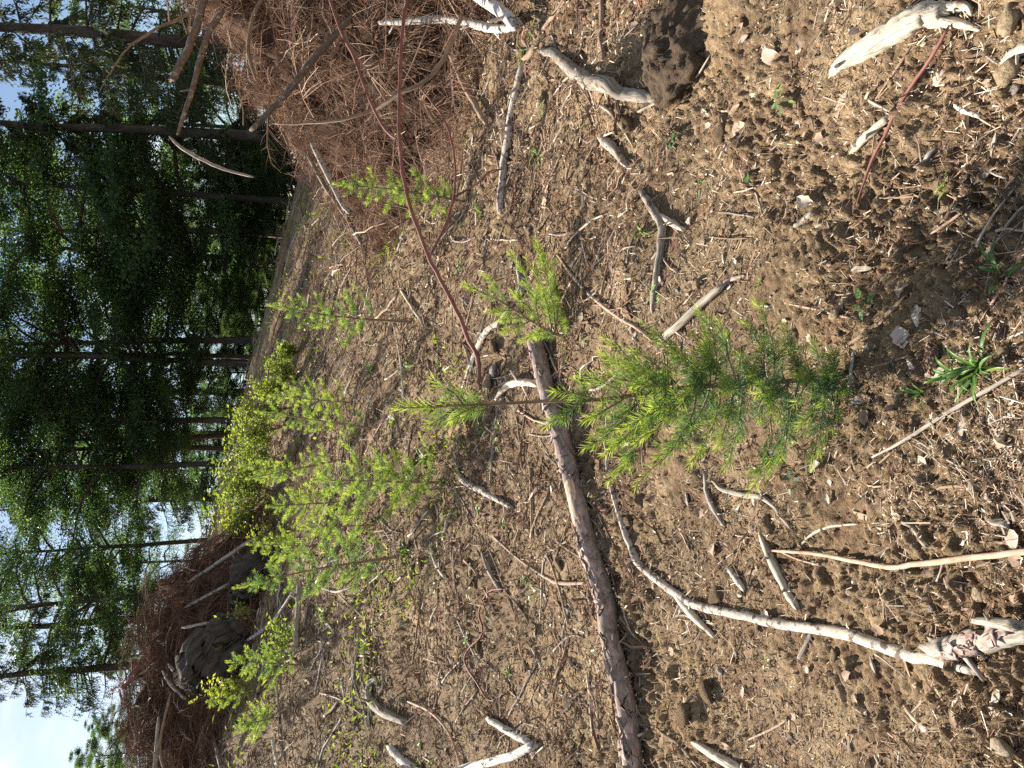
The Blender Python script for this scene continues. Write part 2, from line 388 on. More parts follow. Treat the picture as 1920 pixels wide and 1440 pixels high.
# needles, bark crumbs and twig bits strewn over the soil
def build_litter():
    n = 124000
    x, y = fan(int(n * 1.7), 1.0, 19)
    dens = .62 + 1.0 * noise2(x * 1.4, y * 1.4, 51) + .8 * noise2(x * 4, y * 4, 52) + .75 * sstep(2.4, 4.0, y)
    k = rng.random(len(x)) < dens
    x, y = x[k][:n], y[k][:n]; n = len(x)
    far = np.clip(y / 3.2, .62, 3.4)
    L = rng.gamma(1.5, .0170, n) * far + .006
    Wd = np.clip(rng.lognormal(-6.50, .50, n) * far, .0005, .007)
    a = rng.uniform(0, 2 * math.pi, n); t = rng.normal(0, .28, n)
    d = np.stack([np.cos(a) * np.cos(t), np.sin(a) * np.cos(t), np.sin(t)], -1)
    bend = rng.normal(0, .13, (n, 1)) * L[:, None] * np.stack([-np.sin(a), np.cos(a), np.abs(rng.normal(0, .7, n))], -1)
    c = np.stack([x, y, H(x, y) + Wd * .9 + np.abs(np.sin(t)) * L * .34], -1)
    P = np.stack([c - d * L[:, None] / 2, c + d * L[:, None] / 2], 1)
    V, Q, T, co, ids = tubes(P, np.stack([Wd, Wd * .6], 1), 3)
    tn = np.clip(rng.normal(.42, .31, n) + .25 * noise2(x * 2, y * 2, 55) - .10 * sstep(2.8, 4.5, y) + .22 * (rng.random(n) < .06), 0, 1)
    g = Geo(); g.add(V, Q, T, tn[ids], co)
    o = link('needle_litter', g.mesh('needle_litter', M['litter'], False)); tag(o, 'fine dry needles and twig crumbs strewn over the soil', 'litter', None, 'stuff')
    # crumbs of soil and gravel too small to pick apart
    n = 10000
    x, y = fan(n, 1.0, 9); s = rng.lognormal(-5.15, .5, n) * np.clip(y / 3, .55, 2.2); s = np.clip(s, .0015, .022)
    oc = np.array([[1, 0, 0], [-1, 0, 0], [0, 1, 0], [0, -1, 0], [0, 0, 1], [0, 0, -1]], float)
    Tc = np.array([[0, 2, 4], [2, 1, 4], [1, 3, 4], [3, 0, 4], [2, 0, 5], [1, 2, 5], [3, 1, 5], [0, 3, 5]])
    V = oc[None] * (s[:, None, None] * rng.uniform(.55, 1.2, (n, 6, 1)))
    an = rng.uniform(0, 6.28, n); ca, sa = np.cos(an), np.sin(an)
    V = np.stack([V[..., 0] * ca[:, None] - V[..., 1] * sa[:, None], V[..., 0] * sa[:, None] + V[..., 1] * ca[:, None], V[..., 2] * .75], -1)
    V = V + np.stack([x, y, H(x, y) + s * .3], -1)[:, None, :]
    T = (Tc[None] + (np.arange(n) * 6)[:, None, None]).reshape(-1, 3)
    tn = np.clip(rng.normal(.5, .16, n), 0.05, .9)
    g = Geo(); g.add(V, None, T, np.repeat(tn, 6))
    o = link('soil_crumbs', g.mesh('soil_crumbs', M['litter'], False)); tag(o, 'crumbs of dry soil and grit lying over the ground', 'crumbs', None, 'stuff')
build_litter()

# ================================================================ BRUSH PILES
def pile_core(f, x0, x1, y0, y1, step, name, parent, shrink=.30):  # solid dark mass added inside a heap to keep light from passing through
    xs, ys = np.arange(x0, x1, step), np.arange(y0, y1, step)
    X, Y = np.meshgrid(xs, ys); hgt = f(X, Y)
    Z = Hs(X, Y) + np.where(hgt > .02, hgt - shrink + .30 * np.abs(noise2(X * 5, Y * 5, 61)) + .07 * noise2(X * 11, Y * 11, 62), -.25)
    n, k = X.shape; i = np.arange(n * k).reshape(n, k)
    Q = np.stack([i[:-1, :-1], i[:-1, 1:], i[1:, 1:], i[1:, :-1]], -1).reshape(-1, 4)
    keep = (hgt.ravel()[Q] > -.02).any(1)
    me = mk_mesh(name, np.stack([X, Y, Z], -1), Q[keep]); me.materials.append(M['core_shade'])
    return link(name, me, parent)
def surf_normal(f, x, y, e=.06):
    g = lambda a, b: Hs(a, b) + np.maximum(f(a, b), 0)
    nx = -(g(x + e, y) - g(x - e, y)) / (2 * e); ny = -(g(x, y + e) - g(x, y - e)) / (2 * e)
    return nrm(np.stack([nx, ny, np.ones_like(nx)], -1))
def sprays(f, xy, n_tw, Lb, Lt, rad, parent, lift=(.0, .22), droop=.35, tone=(.45, .22), name='twigs'):
    """dead conifer sprays: a curved branch with rows of thin twiglets, laid over a mound"""
    x, y = xy; n = len(x)
    N = surf_normal(f, x, y)
    z = Hs(x, y) + np.maximum(f(x, y), 0) + rng.uniform(*lift, n)
    a = rng.uniform(0, 2 * math.pi, n)
    d = np.stack([np.cos(a), np.sin(a), rng.normal(0, .25, n)], -1)
    d = nrm(d - N * (d * N).sum(-1, keepdims=True) * rng.uniform(.3, 1.0, (n, 1)))
    L = Lb * rng.uniform(.55, 1.35, n)
    t = np.linspace(-.5, .5, 7)
    side = np.cross(N, d)
    c = np.stack([x, y, z], -1)
    P = c[:, None] + d[:, None] * (L[:, None] * t)[..., None] - N[:, None] * (L[:, None] * droop * t ** 2)[..., None] + side[:, None] * (L[:, None] * rng.normal(0, .22, (n, 1)) * (t ** 2))[..., None]
    P = P + rng.normal(0, .012, P.shape)
    g = Geo()
    Rr = rad * 2.3 * rng.uniform(.5, 1.5, (n, 1)) * np.linspace(1, .35, 7)
    V, Q, T, co, ids = tubes(P, Rr, 4)
    g.add(V, Q, T, np.clip(rng.normal(tone[0] + .03, tone[1], n), 0, 1)[ids], co)
    # twiglets
    b = np.repeat(np.arange(n), n_tw); m_ = len(b)
    u = rng.uniform(.12, 1, m_); k = np.clip((u * 6).astype(int), 0, 5); fr = (u * 6 - k)[:, None]
    p0 = P[b, k] * (1 - fr) + P[b, k + 1] * fr
    ax = nrm(P[b, k + 1] - P[b, k])
    sg = np.where(rng.random(m_) < .5, 1, -1)[:, None]
    dd = nrm(ax * rng.uniform(.35, 1.1, (m_, 1)) + sg * side[b] * rng.uniform(.3, 1, (m_, 1)) + N[b] * rng.normal(.05, .35, (m_, 1)) + rng.normal(0, .22, (m_, 3)))
    l = Lt * rng.gamma(4, .25, m_) * (1.15 - .5 * u)
    s = np.linspace(0, 1, 3)
    bend = rng.normal(0, .13, (m_, 3)) + np.array([0, 0, -.32])
    PT = p0[:, None] + (l[:, None] * s)[..., None] * dd[:, None] + (l[:, None] * s ** 2)[..., None] * bend[:, None]
    RT = rad * rng.uniform(.45, 1.1, (m_, 1)) * np.linspace(1, .4, 3)
    V, Q, T, co, ids = tubes(PT, RT, 3)
    tb = np.clip(rng.normal(tone[0], tone[1], n), 0, 1)
    g.add(V, Q, T, np.clip(.6 * tb[b] + .4 * rng.normal(tone[0], tone[1] * 1.2, m_), 0, 1)[ids], co)
    o = link(name, g.mesh(name, M['brush'], False), parent); tag(o, None, None, None, 'stuff'); return o
def scatter(f, x0, x1, y0, y1, n, lo=.03):
    xs, ys = [], []
    c = 0
    while c < n:
        x, y = rng.uniform(x0, x1, n * 3), rng.uniform(y0, y1, n * 3)
        k = f(x, y) > lo; xs.append(x[k]); ys.append(y[k]); c += k.sum()
    return np.concatenate(xs)[:n], np.concatenate(ys)[:n]
rp = empty('brush_pile', (0, 0, 0)); tag(rp, 'tall heap of dry reddish brown conifer brush towering beside the spruces', 'brush pile')
pile_core(pile_r, .9, 8.5, 5.2, 12.5, .07, 'light_blocking_core', rp)
sprays(pile_r, scatter(pile_r, 1.2, 5.6, 5.4, 9.4, 440), 50, .80, .27, .0025, rp, (-.14, .2), .35, (.48, .27))
sprays(pile_r, scatter(pile_r, 1.0, 6.8, 5.4, 11.5, 60), 26, 1.2, .36, .004, rp, (.05, .35), .5, (.6, .25))
lp = empty('brush_pile', (0, 0, 0)); tag(lp, 'lower heap of dark brown brush and roots heaped over the old stump', 'brush pile')
pile_core(pile_l, -9.5, -.9, 10.2, 14.4, .09, 'light_blocking_core', lp)
sprays(pile_l, scatter(pile_l, -6.0, -1.1, 10.3, 12.4, 420), 34, .70, .24, .0034, lp, (-.12, .16), .35, (.28, .22))
# scattered needles and shed sprays around the feet of the heap
zero = lambda x, y: np.zeros_like(np.asarray(x, float)) + .001
nx_, ny_ = rng.uniform(.7, 3.0, 46), rng.uniform(4.2, 6.6, 46)
nx_ = np.where(nx_ > ny_ * .52, ny_ * .45, nx_)
sp = sprays(zero, (nx_, ny_), 10, .4, .2, .0022, None, (.005, .03), .1, (.5, .25), 'shed_brush')
tag(sp, 'thin dry twigs shed around the foot of the tall brush heap', 'twigs')
fx, fy = fan(820, 2.9, 17); k = (pile_r(fx, fy) < .02) & (pile_l(fx, fy) < .02)
sp = sprays(zero, (fx[k], fy[k]), 6, .30, .17, .0026, None, (.004, .03), .1, (.50, .30), 'slash_twigs')
tag(sp, 'pale dry slash twigs lying loose over the far slope', 'twigs')

fx, fy = fan(240, 11, 28, .5); k = (pile_r(fx, fy) < .02) & (pile_l(fx, fy) < .02)
tag(sprays(zero, (fx[k], fy[k]), 9, 1.0, .4, .007, None, (.02, .15), .1, (.6, .28), 'slash_branches'), 'tangled dry slash branches below the forest edge', 'twigs')
ux, uy = fan(15000, 5.2, 26, .6); kk = (noise2(ux * .8, uy * .8, 71) + .25 * (-ux / uy) > .05 + .28 * (1 - sstep(6, 11, uy))) & (pile_l(ux, uy) < .02) & (pile_r(ux, uy) < .02)
ux, uy = ux[kk], uy[kk]; n_ = len(ux); hu = rng.gamma(2, .05, n_)
V, T = leaves(np.stack([ux, uy, Hs(ux, uy) + hu], -1), rng.normal(0, 1, (n_, 3)), rng.normal(0, .5, (n_, 3)) + np.array([0, 0, 1]), rng.uniform(.05, .12, n_) * np.clip(uy / 11, .4, 1), rng.uniform(.02, .05, n_) * np.clip(uy / 11, .4, 1))
g = Geo(); g.add(V, None, T, np.repeat(np.clip(rng.normal(.5, .25, n_), 0, 1), 4))
tag(link('undergrowth', g.mesh('undergrowth', M['shrubleaf'], False)), 'low green weeds sprouting over the far slope below the forest', 'weeds', None, 'stuff')

# ================================================================ FOREST
def beech(seed, Ht, cb, cr_, nb, nl, leafL=.10):
    """trunk+limbs mesh and crown mesh of a broadleaf tree with a clear lower stem, base at the origin"""
    r = np.random.default_rng(seed)
    K = 14; t = np.linspace(0, 1, K)
    wob = np.cumsum(r.normal(0, .05, (K, 2)), 0) * Ht * .035
    P = np.stack([wob[:, 0] - wob[0, 0], wob[:, 1] - wob[0, 1], t * Ht - .3], -1)
    rad = (.0085 * Ht + .01) * (1 - t) ** .8 + .012; rad[0] *= 1.35
    g = Geo(); V, Q, T, co, _ = tubes(P[None], rad[None], 9, rough=.06, seed=seed); g.add(V, Q, T, None, co)
    h = np.sort(r.uniform(cb, .98, nb)); az = np.arange(nb) * 2.399 + r.normal(0, .4, nb)
    prof = np.clip(np.sin(np.clip((h - cb) / (1 - cb), 0, 1) ** .75 * math.pi * .88 + .32), .22, 1)
    L = cr_ * prof * r.uniform(.7, 1.15, nb)
    k = np.clip((h * (K - 1)).astype(int), 0, K - 2); fr = (h * (K - 1) - k)[:, None]
    p0 = P[k] * (1 - fr) + P[k + 1] * fr
    s = np.linspace(0, 1, 7)
    out = np.stack([np.cos(az), np.sin(az), np.zeros(nb)], -1)
    el = r.uniform(.35, 1.05, nb) * (.55 + .6 * h)
    B = p0[:, None] + out[:, None] * (L[:, None] * s)[..., None]
    B[..., 2] += L[:, None] * (el[:, None] * s - .50 * s ** 2.2) + 0
    B += r.normal(0, .03, B.shape) * (L[:, None] * s)[..., None]
    rb = (.018 * L + .010)[:, None] * (1 - .85 * s)
    V, Q, T, co, _ = tubes(B, rb, 5); g.add(V, Q, T, None, co)
    # side branches
    ns = 7; b = np.repeat(np.arange(nb), ns); m_ = len(b)
    u = r.uniform(.25, 1, m_); kk = np.clip((u * 6).astype(int), 0, 5); f2 = (u * 6 - kk)[:, None]
    q0 = B[b, kk] * (1 - f2) + B[b, kk + 1] * f2
    sg = np.where(np.arange(m_) % 2, 1, -1) * r.uniform(.5, 1.2, m_)
    a2 = az[b] + sg; L2 = L[b] * .46 * (1.25 - .7 * u) * r.uniform(.6, 1.2, m_)
    s2 = np.linspace(0, 1, 4)
    C = q0[:, None] + np.stack([np.cos(a2), np.sin(a2), r.normal(.12, .22, m_)], -1)[:, None] * (L2[:, None] * s2)[..., None]
    C[..., 2] -= L2[:, None] * .28 * s2 ** 2
    V, Q, T, co, _ = tubes(C, (.008 * L2 + .005)[:, None] * (1 - .7 * s2), 3); g.add(V, Q, T, None, co)
    trunk = g.mesh('trunk', M['treebark'])
    # leaves in flat sprays along side branches
    w_ = L2 / L2.sum(); bi = r.choice(m_, nl, p=w_); uu = r.uniform(.05, 1.1, nl) ** .8
    k3 = np.clip((uu * 3).astype(int), 0, 2); f3 = (uu * 3 - k3)[:, None]
    c = C[bi, k3] * (1 - f3) + C[bi, k3 + 1] * f3
    spread = (.10 + .16 * L2[bi])[:, None]
    c = c + r.normal(0, 1, (nl, 3)) * spread * np.array([1, 1, .42])
    dirs = np.stack([np.cos(a2[bi]), np.sin(a2[bi]), np.full(nl, -.35)], -1) + r.normal(0, .55, (nl, 3))
    nor = np.array([0, 0, 1]) + r.normal(0, .45, (nl, 3))
    LL = leafL * r.uniform(.6, 1.25, nl)
    V, T = leaves(c, dirs, nor, LL, LL * .62)
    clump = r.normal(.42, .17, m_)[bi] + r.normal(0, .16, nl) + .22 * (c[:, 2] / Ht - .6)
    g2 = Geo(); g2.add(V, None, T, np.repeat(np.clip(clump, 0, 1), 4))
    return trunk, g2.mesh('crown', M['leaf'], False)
def spruce(seed, Ht, cr_, cb, nb, droop=.35, hang=1.0):
    r = np.random.default_rng(seed); K = 10; t = np.linspace(0, 1, K)
    P = np.stack([r.normal(0, .03, K), r.normal(0, .03, K), t * Ht - .3], -1); rad = (.014 * Ht) * (1 - t) ** .9 + .015
    g = Geo(); V, Q, T, co, _ = tubes(P[None], rad[None], 8); g.add(V, Q, T, None, co)
    h = np.sort(r.uniform(cb, .99, nb)); az = r.uniform(0, 2 * math.pi, nb); L = cr_ * (1 - (h - cb) / (1 - cb)) ** .72 * r.uniform(.7, 1.12, nb) + .12
    s = np.linspace(0, 1, 7); out = np.stack([np.cos(az), np.sin(az), np.zeros(nb)], -1)
    B = np.stack([0 * h, 0 * h, h * Ht - .3], -1)[:, None] + out[:, None] * (L[:, None] * s)[..., None]
    B[..., 2] += L[:, None] * (.25 * (h[:, None] - .4) * s - droop * s ** 1.3 + (droop * .75) * s ** 3)
    V, Q, T, co, _ = tubes(B, (.011 * L + .008)[:, None] * (1 - .8 * s), 4); g.add(V, Q, T, None, co)
    trunk = g.mesh('trunk', M['treebark'])
    # side twigs: spread out and hang
    ns = 22; b = np.repeat(np.arange(nb), ns); m_ = len(b); u = r.uniform(.15, 1, m_)
    kk = np.clip((u * 6).astype(int), 0, 5); f2 = (u * 6 - kk)[:, None]; q0 = B[b, kk] * (1 - f2) + B[b, kk + 1] * f2
    sg = np.where(np.arange(m_) % 2, 1, -1) * r.uniform(.55, 1.15, m_); a2 = az[b] + sg
    L2 = (.20 + .22 * L[b]) * (1.2 - .6 * u) * r.uniform(.6, 1.2, m_)
    d = np.stack([np.cos(a2) * .8, np.sin(a2) * .8, np.full(m_, .0)], -1)
    s2 = np.linspace(0, 1, 5)
    C = q0[:, None] + d[:, None] * (L2[:, None] * s2 * (1 - .35 * s2))[..., None]
    C[..., 2] -= hang * L2[:, None] * .75 * s2 ** 1.7
    nn = 12; bi = np.repeat(np.arange(m_), nn); w = np.tile((np.arange(nn) + .5) / nn, m_); k4 = np.clip((w * 4).astype(int), 0, 3); f4 = (w * 4 - k4)[:, None]
    c = C[bi, k4] * (1 - f4) + C[bi, k4 + 1] * f4; ax = nrm(C[bi, k4 + 1] - C[bi, k4])
    sd2 = np.where(np.arange(len(bi)) % 2, 1, -1)[:, None]
    pr = nrm(np.cross(ax, r.normal(0, 1, (len(bi), 3)) * .8 + np.array([0, 0, 1])))
    dirs = ax * .75 + sd2 * pr * .75 - np.array([0, 0, .25]) * hang
    LL = .13 * r.uniform(.6, 1.25, len(bi))
    V, T = leaves(c, dirs, r.normal(0, 1, (len(bi), 3)) + np.array([0, 0, .6]), LL, LL * .30, .1)
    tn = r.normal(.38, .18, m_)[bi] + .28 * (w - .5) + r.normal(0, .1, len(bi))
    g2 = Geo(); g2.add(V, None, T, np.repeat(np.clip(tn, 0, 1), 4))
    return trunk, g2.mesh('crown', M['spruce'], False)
BE = [beech(101, 13, .14, 3.1, 46, 36000), beech(102, 12, .24, 2.9, 42, 32000), beech(103, 14, .16, 3.4, 50, 38000), beech(104, 9, .12, 2.6, 40, 40000, .10)]
SP = [spruce(201, 15, 2.7, .06, 120), spruce(202, 15, 1.9, .1, 110, .3, .7)]
def plant_tree(kind, px, Y, scale, rot, label, group, base_px=None, mats=None, sx=1.0):
    # px is the photo row (y) at the trunk's foot; Y its distance
    d = ray(450, px); x = d.x * Y / d.y
    z = float(Hs(x, Y))
    tr, crn = kind
    nm = 'broadleaf_tree' if kind in BE else 'spruce_tree'
    e = empty(nm, (x, Y, z)); e.rotation_euler = (R(random.uniform(-2, 2)), R(random.uniform(-2, 2)), rot); e.scale = (scale * sx, scale * sx, scale)
    tag(e, label, 'tree', group)
    a = link('trunk', tr, e); c = link('crown', crn, e); c['kind'] = 'stuff'
    if mats:
        a.material_slots[0].link = 'OBJECT'; a.material_slots[0].material = M[mats]
    return e
FR = 'trees along the forest edge'
front = [  # kind, photo row of the foot, distance, scale, label
    (BE[0], 637, 29, 1.00, 'broadleaf tree whose bare curving trunk stands right of the double trunk at the forest edge'),
    (BE[2], 683, 28.5, .98, 'broadleaf tree with the thickest trunk at the middle of the forest edge'),
    (BE[1], 668, 31, .92, 'slim broadleaf tree close behind the thickest trunk at the forest edge'),
    (BE[1], 487, 31, 1.08, 'dark broadleaf tree between the pale lit trunk and the sunny gap'),
    (BE[2], 436, 29, 1.05, 'broadleaf tree with a pale sunlit trunk near the tall brush heap'),
    (BE[3], 372, 27, 1.32, 'broadleaf tree with bright yellow green sprays beside the tall spruces'),
    (BE[0], 787, 29, .95, 'rightmost of the four straight dark trunks behind the yellow shrubs'),
    (BE[1], 817, 31, .96, 'second from right of the straight dark trunks behind the yellow shrubs'),
    (BE[2], 842, 30, .86, 'third from right of the straight dark trunks behind the yellow shrubs'),
    (BE[0], 868, 28, .86, 'leftmost leaning trunk of the four behind the yellow shrubs'),
    (BE[2], 1098, 26, .80, 'broadleaf tree with forked trunk rising behind the root mound'),
    (BE[1], 1010, 30, .78, 'broadleaf tree standing right of the forked tree over the mound'),
]
for i, (k, row, Y, s, lab) in enumerate(front):
    plant_tree(k, row, Y, s, i * 1.7 + .4, lab, FR, mats='litbark' if row == 436 else None)
plant_tree(SP[0], 78, 19, .92, .6, 'tall spruce with drooping branches behind the brush heap', FR)
plant_tree(SP[1], 252, 25, .92, 2.2, 'narrow spruce left of the drooping spruce against blue sky', FR)
plant_tree(SP[0], 160, 27, .78, 3.3, 'darker spruce standing between the drooping and the narrow spruce', FR)
plant_tree(SP[0], 1228, 26, .66, 1.1, 'dark spruce at the open sky end of the forest edge', FR)
plant_tree(SP[0], 1150, 28, .72, 4.1, 'spruce next to the forked tree near the open sky', FR)
for i, (row, Y, s) in enumerate([(1330, 27, .30), (1388, 25, .30), (1450, 23, .32)]):
    plant_tree(BE[3], row, Y, s, i * 2.1, ['small pale green tree nearest the dark spruce beyond the heap', 'small pale green tree in the middle of the bushy row beyond the heap', 'small pale green tree at the picture corner beyond the heap'][i], 'small trees beyond the heap')
back = [(410, 37, 1.0), (530, 40, .95), (610, 47, .9), (735, 39, 1.0), (810, 42, .95), (925, 39, .9), (330, 36, 1.05), (1050, 40, .72), (470, 46, 1.05), (140, 38, 1.0), (230, 42, 1.1), (40, 33, .9), (880, 50, 1.0)]
for i, (row, Y, s) in enumerate(back):
    plant_tree(SP[0] if i in (1, 3, 5, 6, 9) else BE[i % 4 if i % 4 != 3 else 0], row, Y, s, i * 2.3 + 1, ('shaded spruce' if i in (1, 3, 5, 6, 9) else 'shaded broadleaf tree') + ' deeper in the forest behind the edge trees', 'trees deeper in the forest')
under = [(455, 33, .44), (520, 34, .48), (575, 33, .46), (600, 36, .52), (640, 36, .50), (700, 35, .44), (350, 31, .50), (400, 32, .46), (300, 29, .52), (490, 38, .5), (550, 40, .55), (760, 36, .4), (830, 36, .4), (910, 35, .4), (330, 27, .30), (385, 28, .28), (440, 28, .26), (500, 29, .30), (560, 29, .26), (610, 30, .28), (1130, 30, .45), (1210, 30, .4), (265, 33, .36), (300, 34, .4), (335, 33, .34), (365, 35, .4), (395, 33, .36), (425, 34, .36)]
for i, (row, Y, s) in enumerate(under):
    plant_tree(BE[3], row, Y, s, i * 1.3, 'low sunlit understorey tree between the trunks of the forest edge', 'understorey trees')

# ================================================================ OLD STUMP UNDER THE LEFT HEAP
def lump(center, size, rot, seed, mat_, name, parent, n=40, ridges=.10, amp=.22):
    th, ph = np.meshgrid(np.linspace(0, 2 * math.pi, n, endpoint=False), np.linspace(0, math.pi, n // 2))
    D = np.stack([np.sin(ph) * np.cos(th), np.sin(ph) * np.sin(th), np.cos(ph)], -1)
    rr = 1 + amp * noise3(D * 1.7 + seed, seed) + amp * .5 * noise3(D * 3.9 + seed, seed + 1) + ridges * np.abs(noise3(D * np.array([9, 9, 2.2]) + seed, seed + 2)) + .05 * noise3(D * np.array([22, 22, 6]), seed + 3)
    V = D * rr[..., None] * np.array(size)
    co = V.copy()
    V = V.reshape(-1, 3) @ np.array(Matrix.Rotation(rot[2], 3, 'Z') @ Matrix.Rotation(rot[1], 3, 'Y') @ Matrix.Rotation(rot[0], 3, 'X')).T + np.array(center)
    k = n // 2; i = np.arange(k * n).reshape(k, n); nx = np.roll(i, -1, 1)
    Q = np.stack([i[:-1], i[1:], nx[1:], nx[:-1]], -1).reshape(-1, 4)
    g = Geo(); g.add(V, Q, None, None, co)
    return link(name, g.mesh(name, mat_), parent)
st = empty('tree_stump', (0, 0, 0)); tag(st, 'big old grey barked stump with root flares under the dark brush heap', 'stump')
# ================================================================ STICKS, LOGS AND ROOTS traced where they lie
def pts_world(px_pts, widths, lift=0.0, on=None, Y=None, n=None, sink=.35):
    W = np.interp(np.linspace(0, 1, len(px_pts)), np.linspace(0, 1, len(widths)), widths)
    P, Rr = [], []
    for k, (a, b) in enumerate(px_pts):
        if Y is not None:
            yy = np.interp(k / max(1, len(px_pts) - 1), np.linspace(0, 1, len(Y)), Y) if isinstance(Y, (list, tuple)) else Y
            p, t = at(a, b, yy)
        else:
            p, t = hit(a, b, on or Hs)
        r = W[k] * .5 / F_PX * t
        if Y is None: p.z += r * (1 - sink) + lift
        P.append(p); Rr.append(r)
    n = n or max(6, 4 * len(P))
    return spline([tuple(p) for p in P], n), np.interp(np.linspace(0, 1, n), np.linspace(0, 1, len(Rr)), Rr)
def stick(name, label, cat, px_pts, widths, m_, sides=9, rough=.17, lift=0.0, on=None, Y=None, parent=None, group=None, ends=.6, n=None, sink=.35, kink=.07, ridge=0.0):
    P, Rr = pts_world(px_pts, widths, lift, on, Y, n, sink)
    sdv = int(abs(px_pts[0][0] * 7 + px_pts[0][1])) % 97
    if Y is None:   # keep it resting on the soil it crosses
        f = on or Hs
        zz = np.maximum(P[:, 2], f(P[:, 0], P[:, 1]) + Rr * .25); hh_ = H(P[:, 0], P[:, 1]); zz = np.maximum(zz, np.convolve(np.pad(hh_, 2, mode='edge'), np.ones(5) / 5, 'valid') + Rr * .25); P[:, 2] = zz
    if kink:
        P += np.random.default_rng(sdv).normal(0, kink, P.shape) * Rr[:, None]
    Rr = Rr.copy(); Rr[0] *= ends; Rr[-1] *= ends
    V, Q, T, co, _ = tubes(P[None], Rr[None], sides, True, rough, sdv, ridge=ridge)
    rs_ = np.random.default_rng(sdv + 1)
    if sides < 30:   # torn, uneven ends
        K_ = len(P); tg0, tg1 = nrm(P[0] - P[1]), nrm(P[-1] - P[-2])
        V[:sides] += tg0 * (rs_.uniform(-.6, 1.3, sides) * Rr[0] * 1.3)[:, None]; V[(K_ - 1) * sides:K_ * sides] += tg1 * (rs_.uniform(-.6, 1.3, sides) * Rr[-1] * 1.3)[:, None]
    c = P.mean(0); g = Geo(); g.add(V - c, Q, T, None, co + np.array([0, 0, sdv * .37]))
    if sides < 30 and len(P) > 7:   # stubs of snapped side twigs
        tg = nrm(np.gradient(P, axis=0))
        for _k in range(int(rs_.integers(1, 4))):
            j = int(rs_.integers(2, len(P) - 2)); d_ = nrm(nrm(np.cross(tg[j], rs_.normal(0, 1, 3))) + tg[j] * .6 + np.array([0, 0, .25])); l_ = Rr[j] * rs_.uniform(1.8, 5)
            V2, Q2, T2, c2_, _ = tubes((P[j] + d_ * np.linspace(0, 1, 3)[:, None] * l_)[None], (Rr[j] * np.array([.42, .32, .18]))[None], 5, True); g.add(V2 - c, Q2, T2, None, c2_)
    o = link(name, g.mesh(name, M[m_]), parent, tuple(c))
    if parent is None: tag(o, label, cat, group)
    return o, P, Rr

stick('stump_body', None, None, [(485, 1140), (462, 1160), (430, 1190), (398, 1225), (370, 1258), (352, 1275)], [30, 52, 84, 100, 88, 40], 'stumpbark', 72, .16, ridge=.20, Y=[10.55, 10.6, 10.7, 10.75, 10.8, 10.9], parent=st, n=60)
stick('root_flare', None, None, [(508, 1028), (490, 1060), (468, 1090), (448, 1128)], [26, 60, 74, 40], 'stumpbark', 60, .18, ridge=.20, Y=[10.5, 10.6, 10.65, 10.8], parent=st, n=44)
stick('root_flare', None, None, [(470, 1205), (440, 1225), (405, 1262)], [18, 34, 24], 'stumpbark', 18, .16, Y=[10.35, 10.4, 10.6], parent=st, n=18)
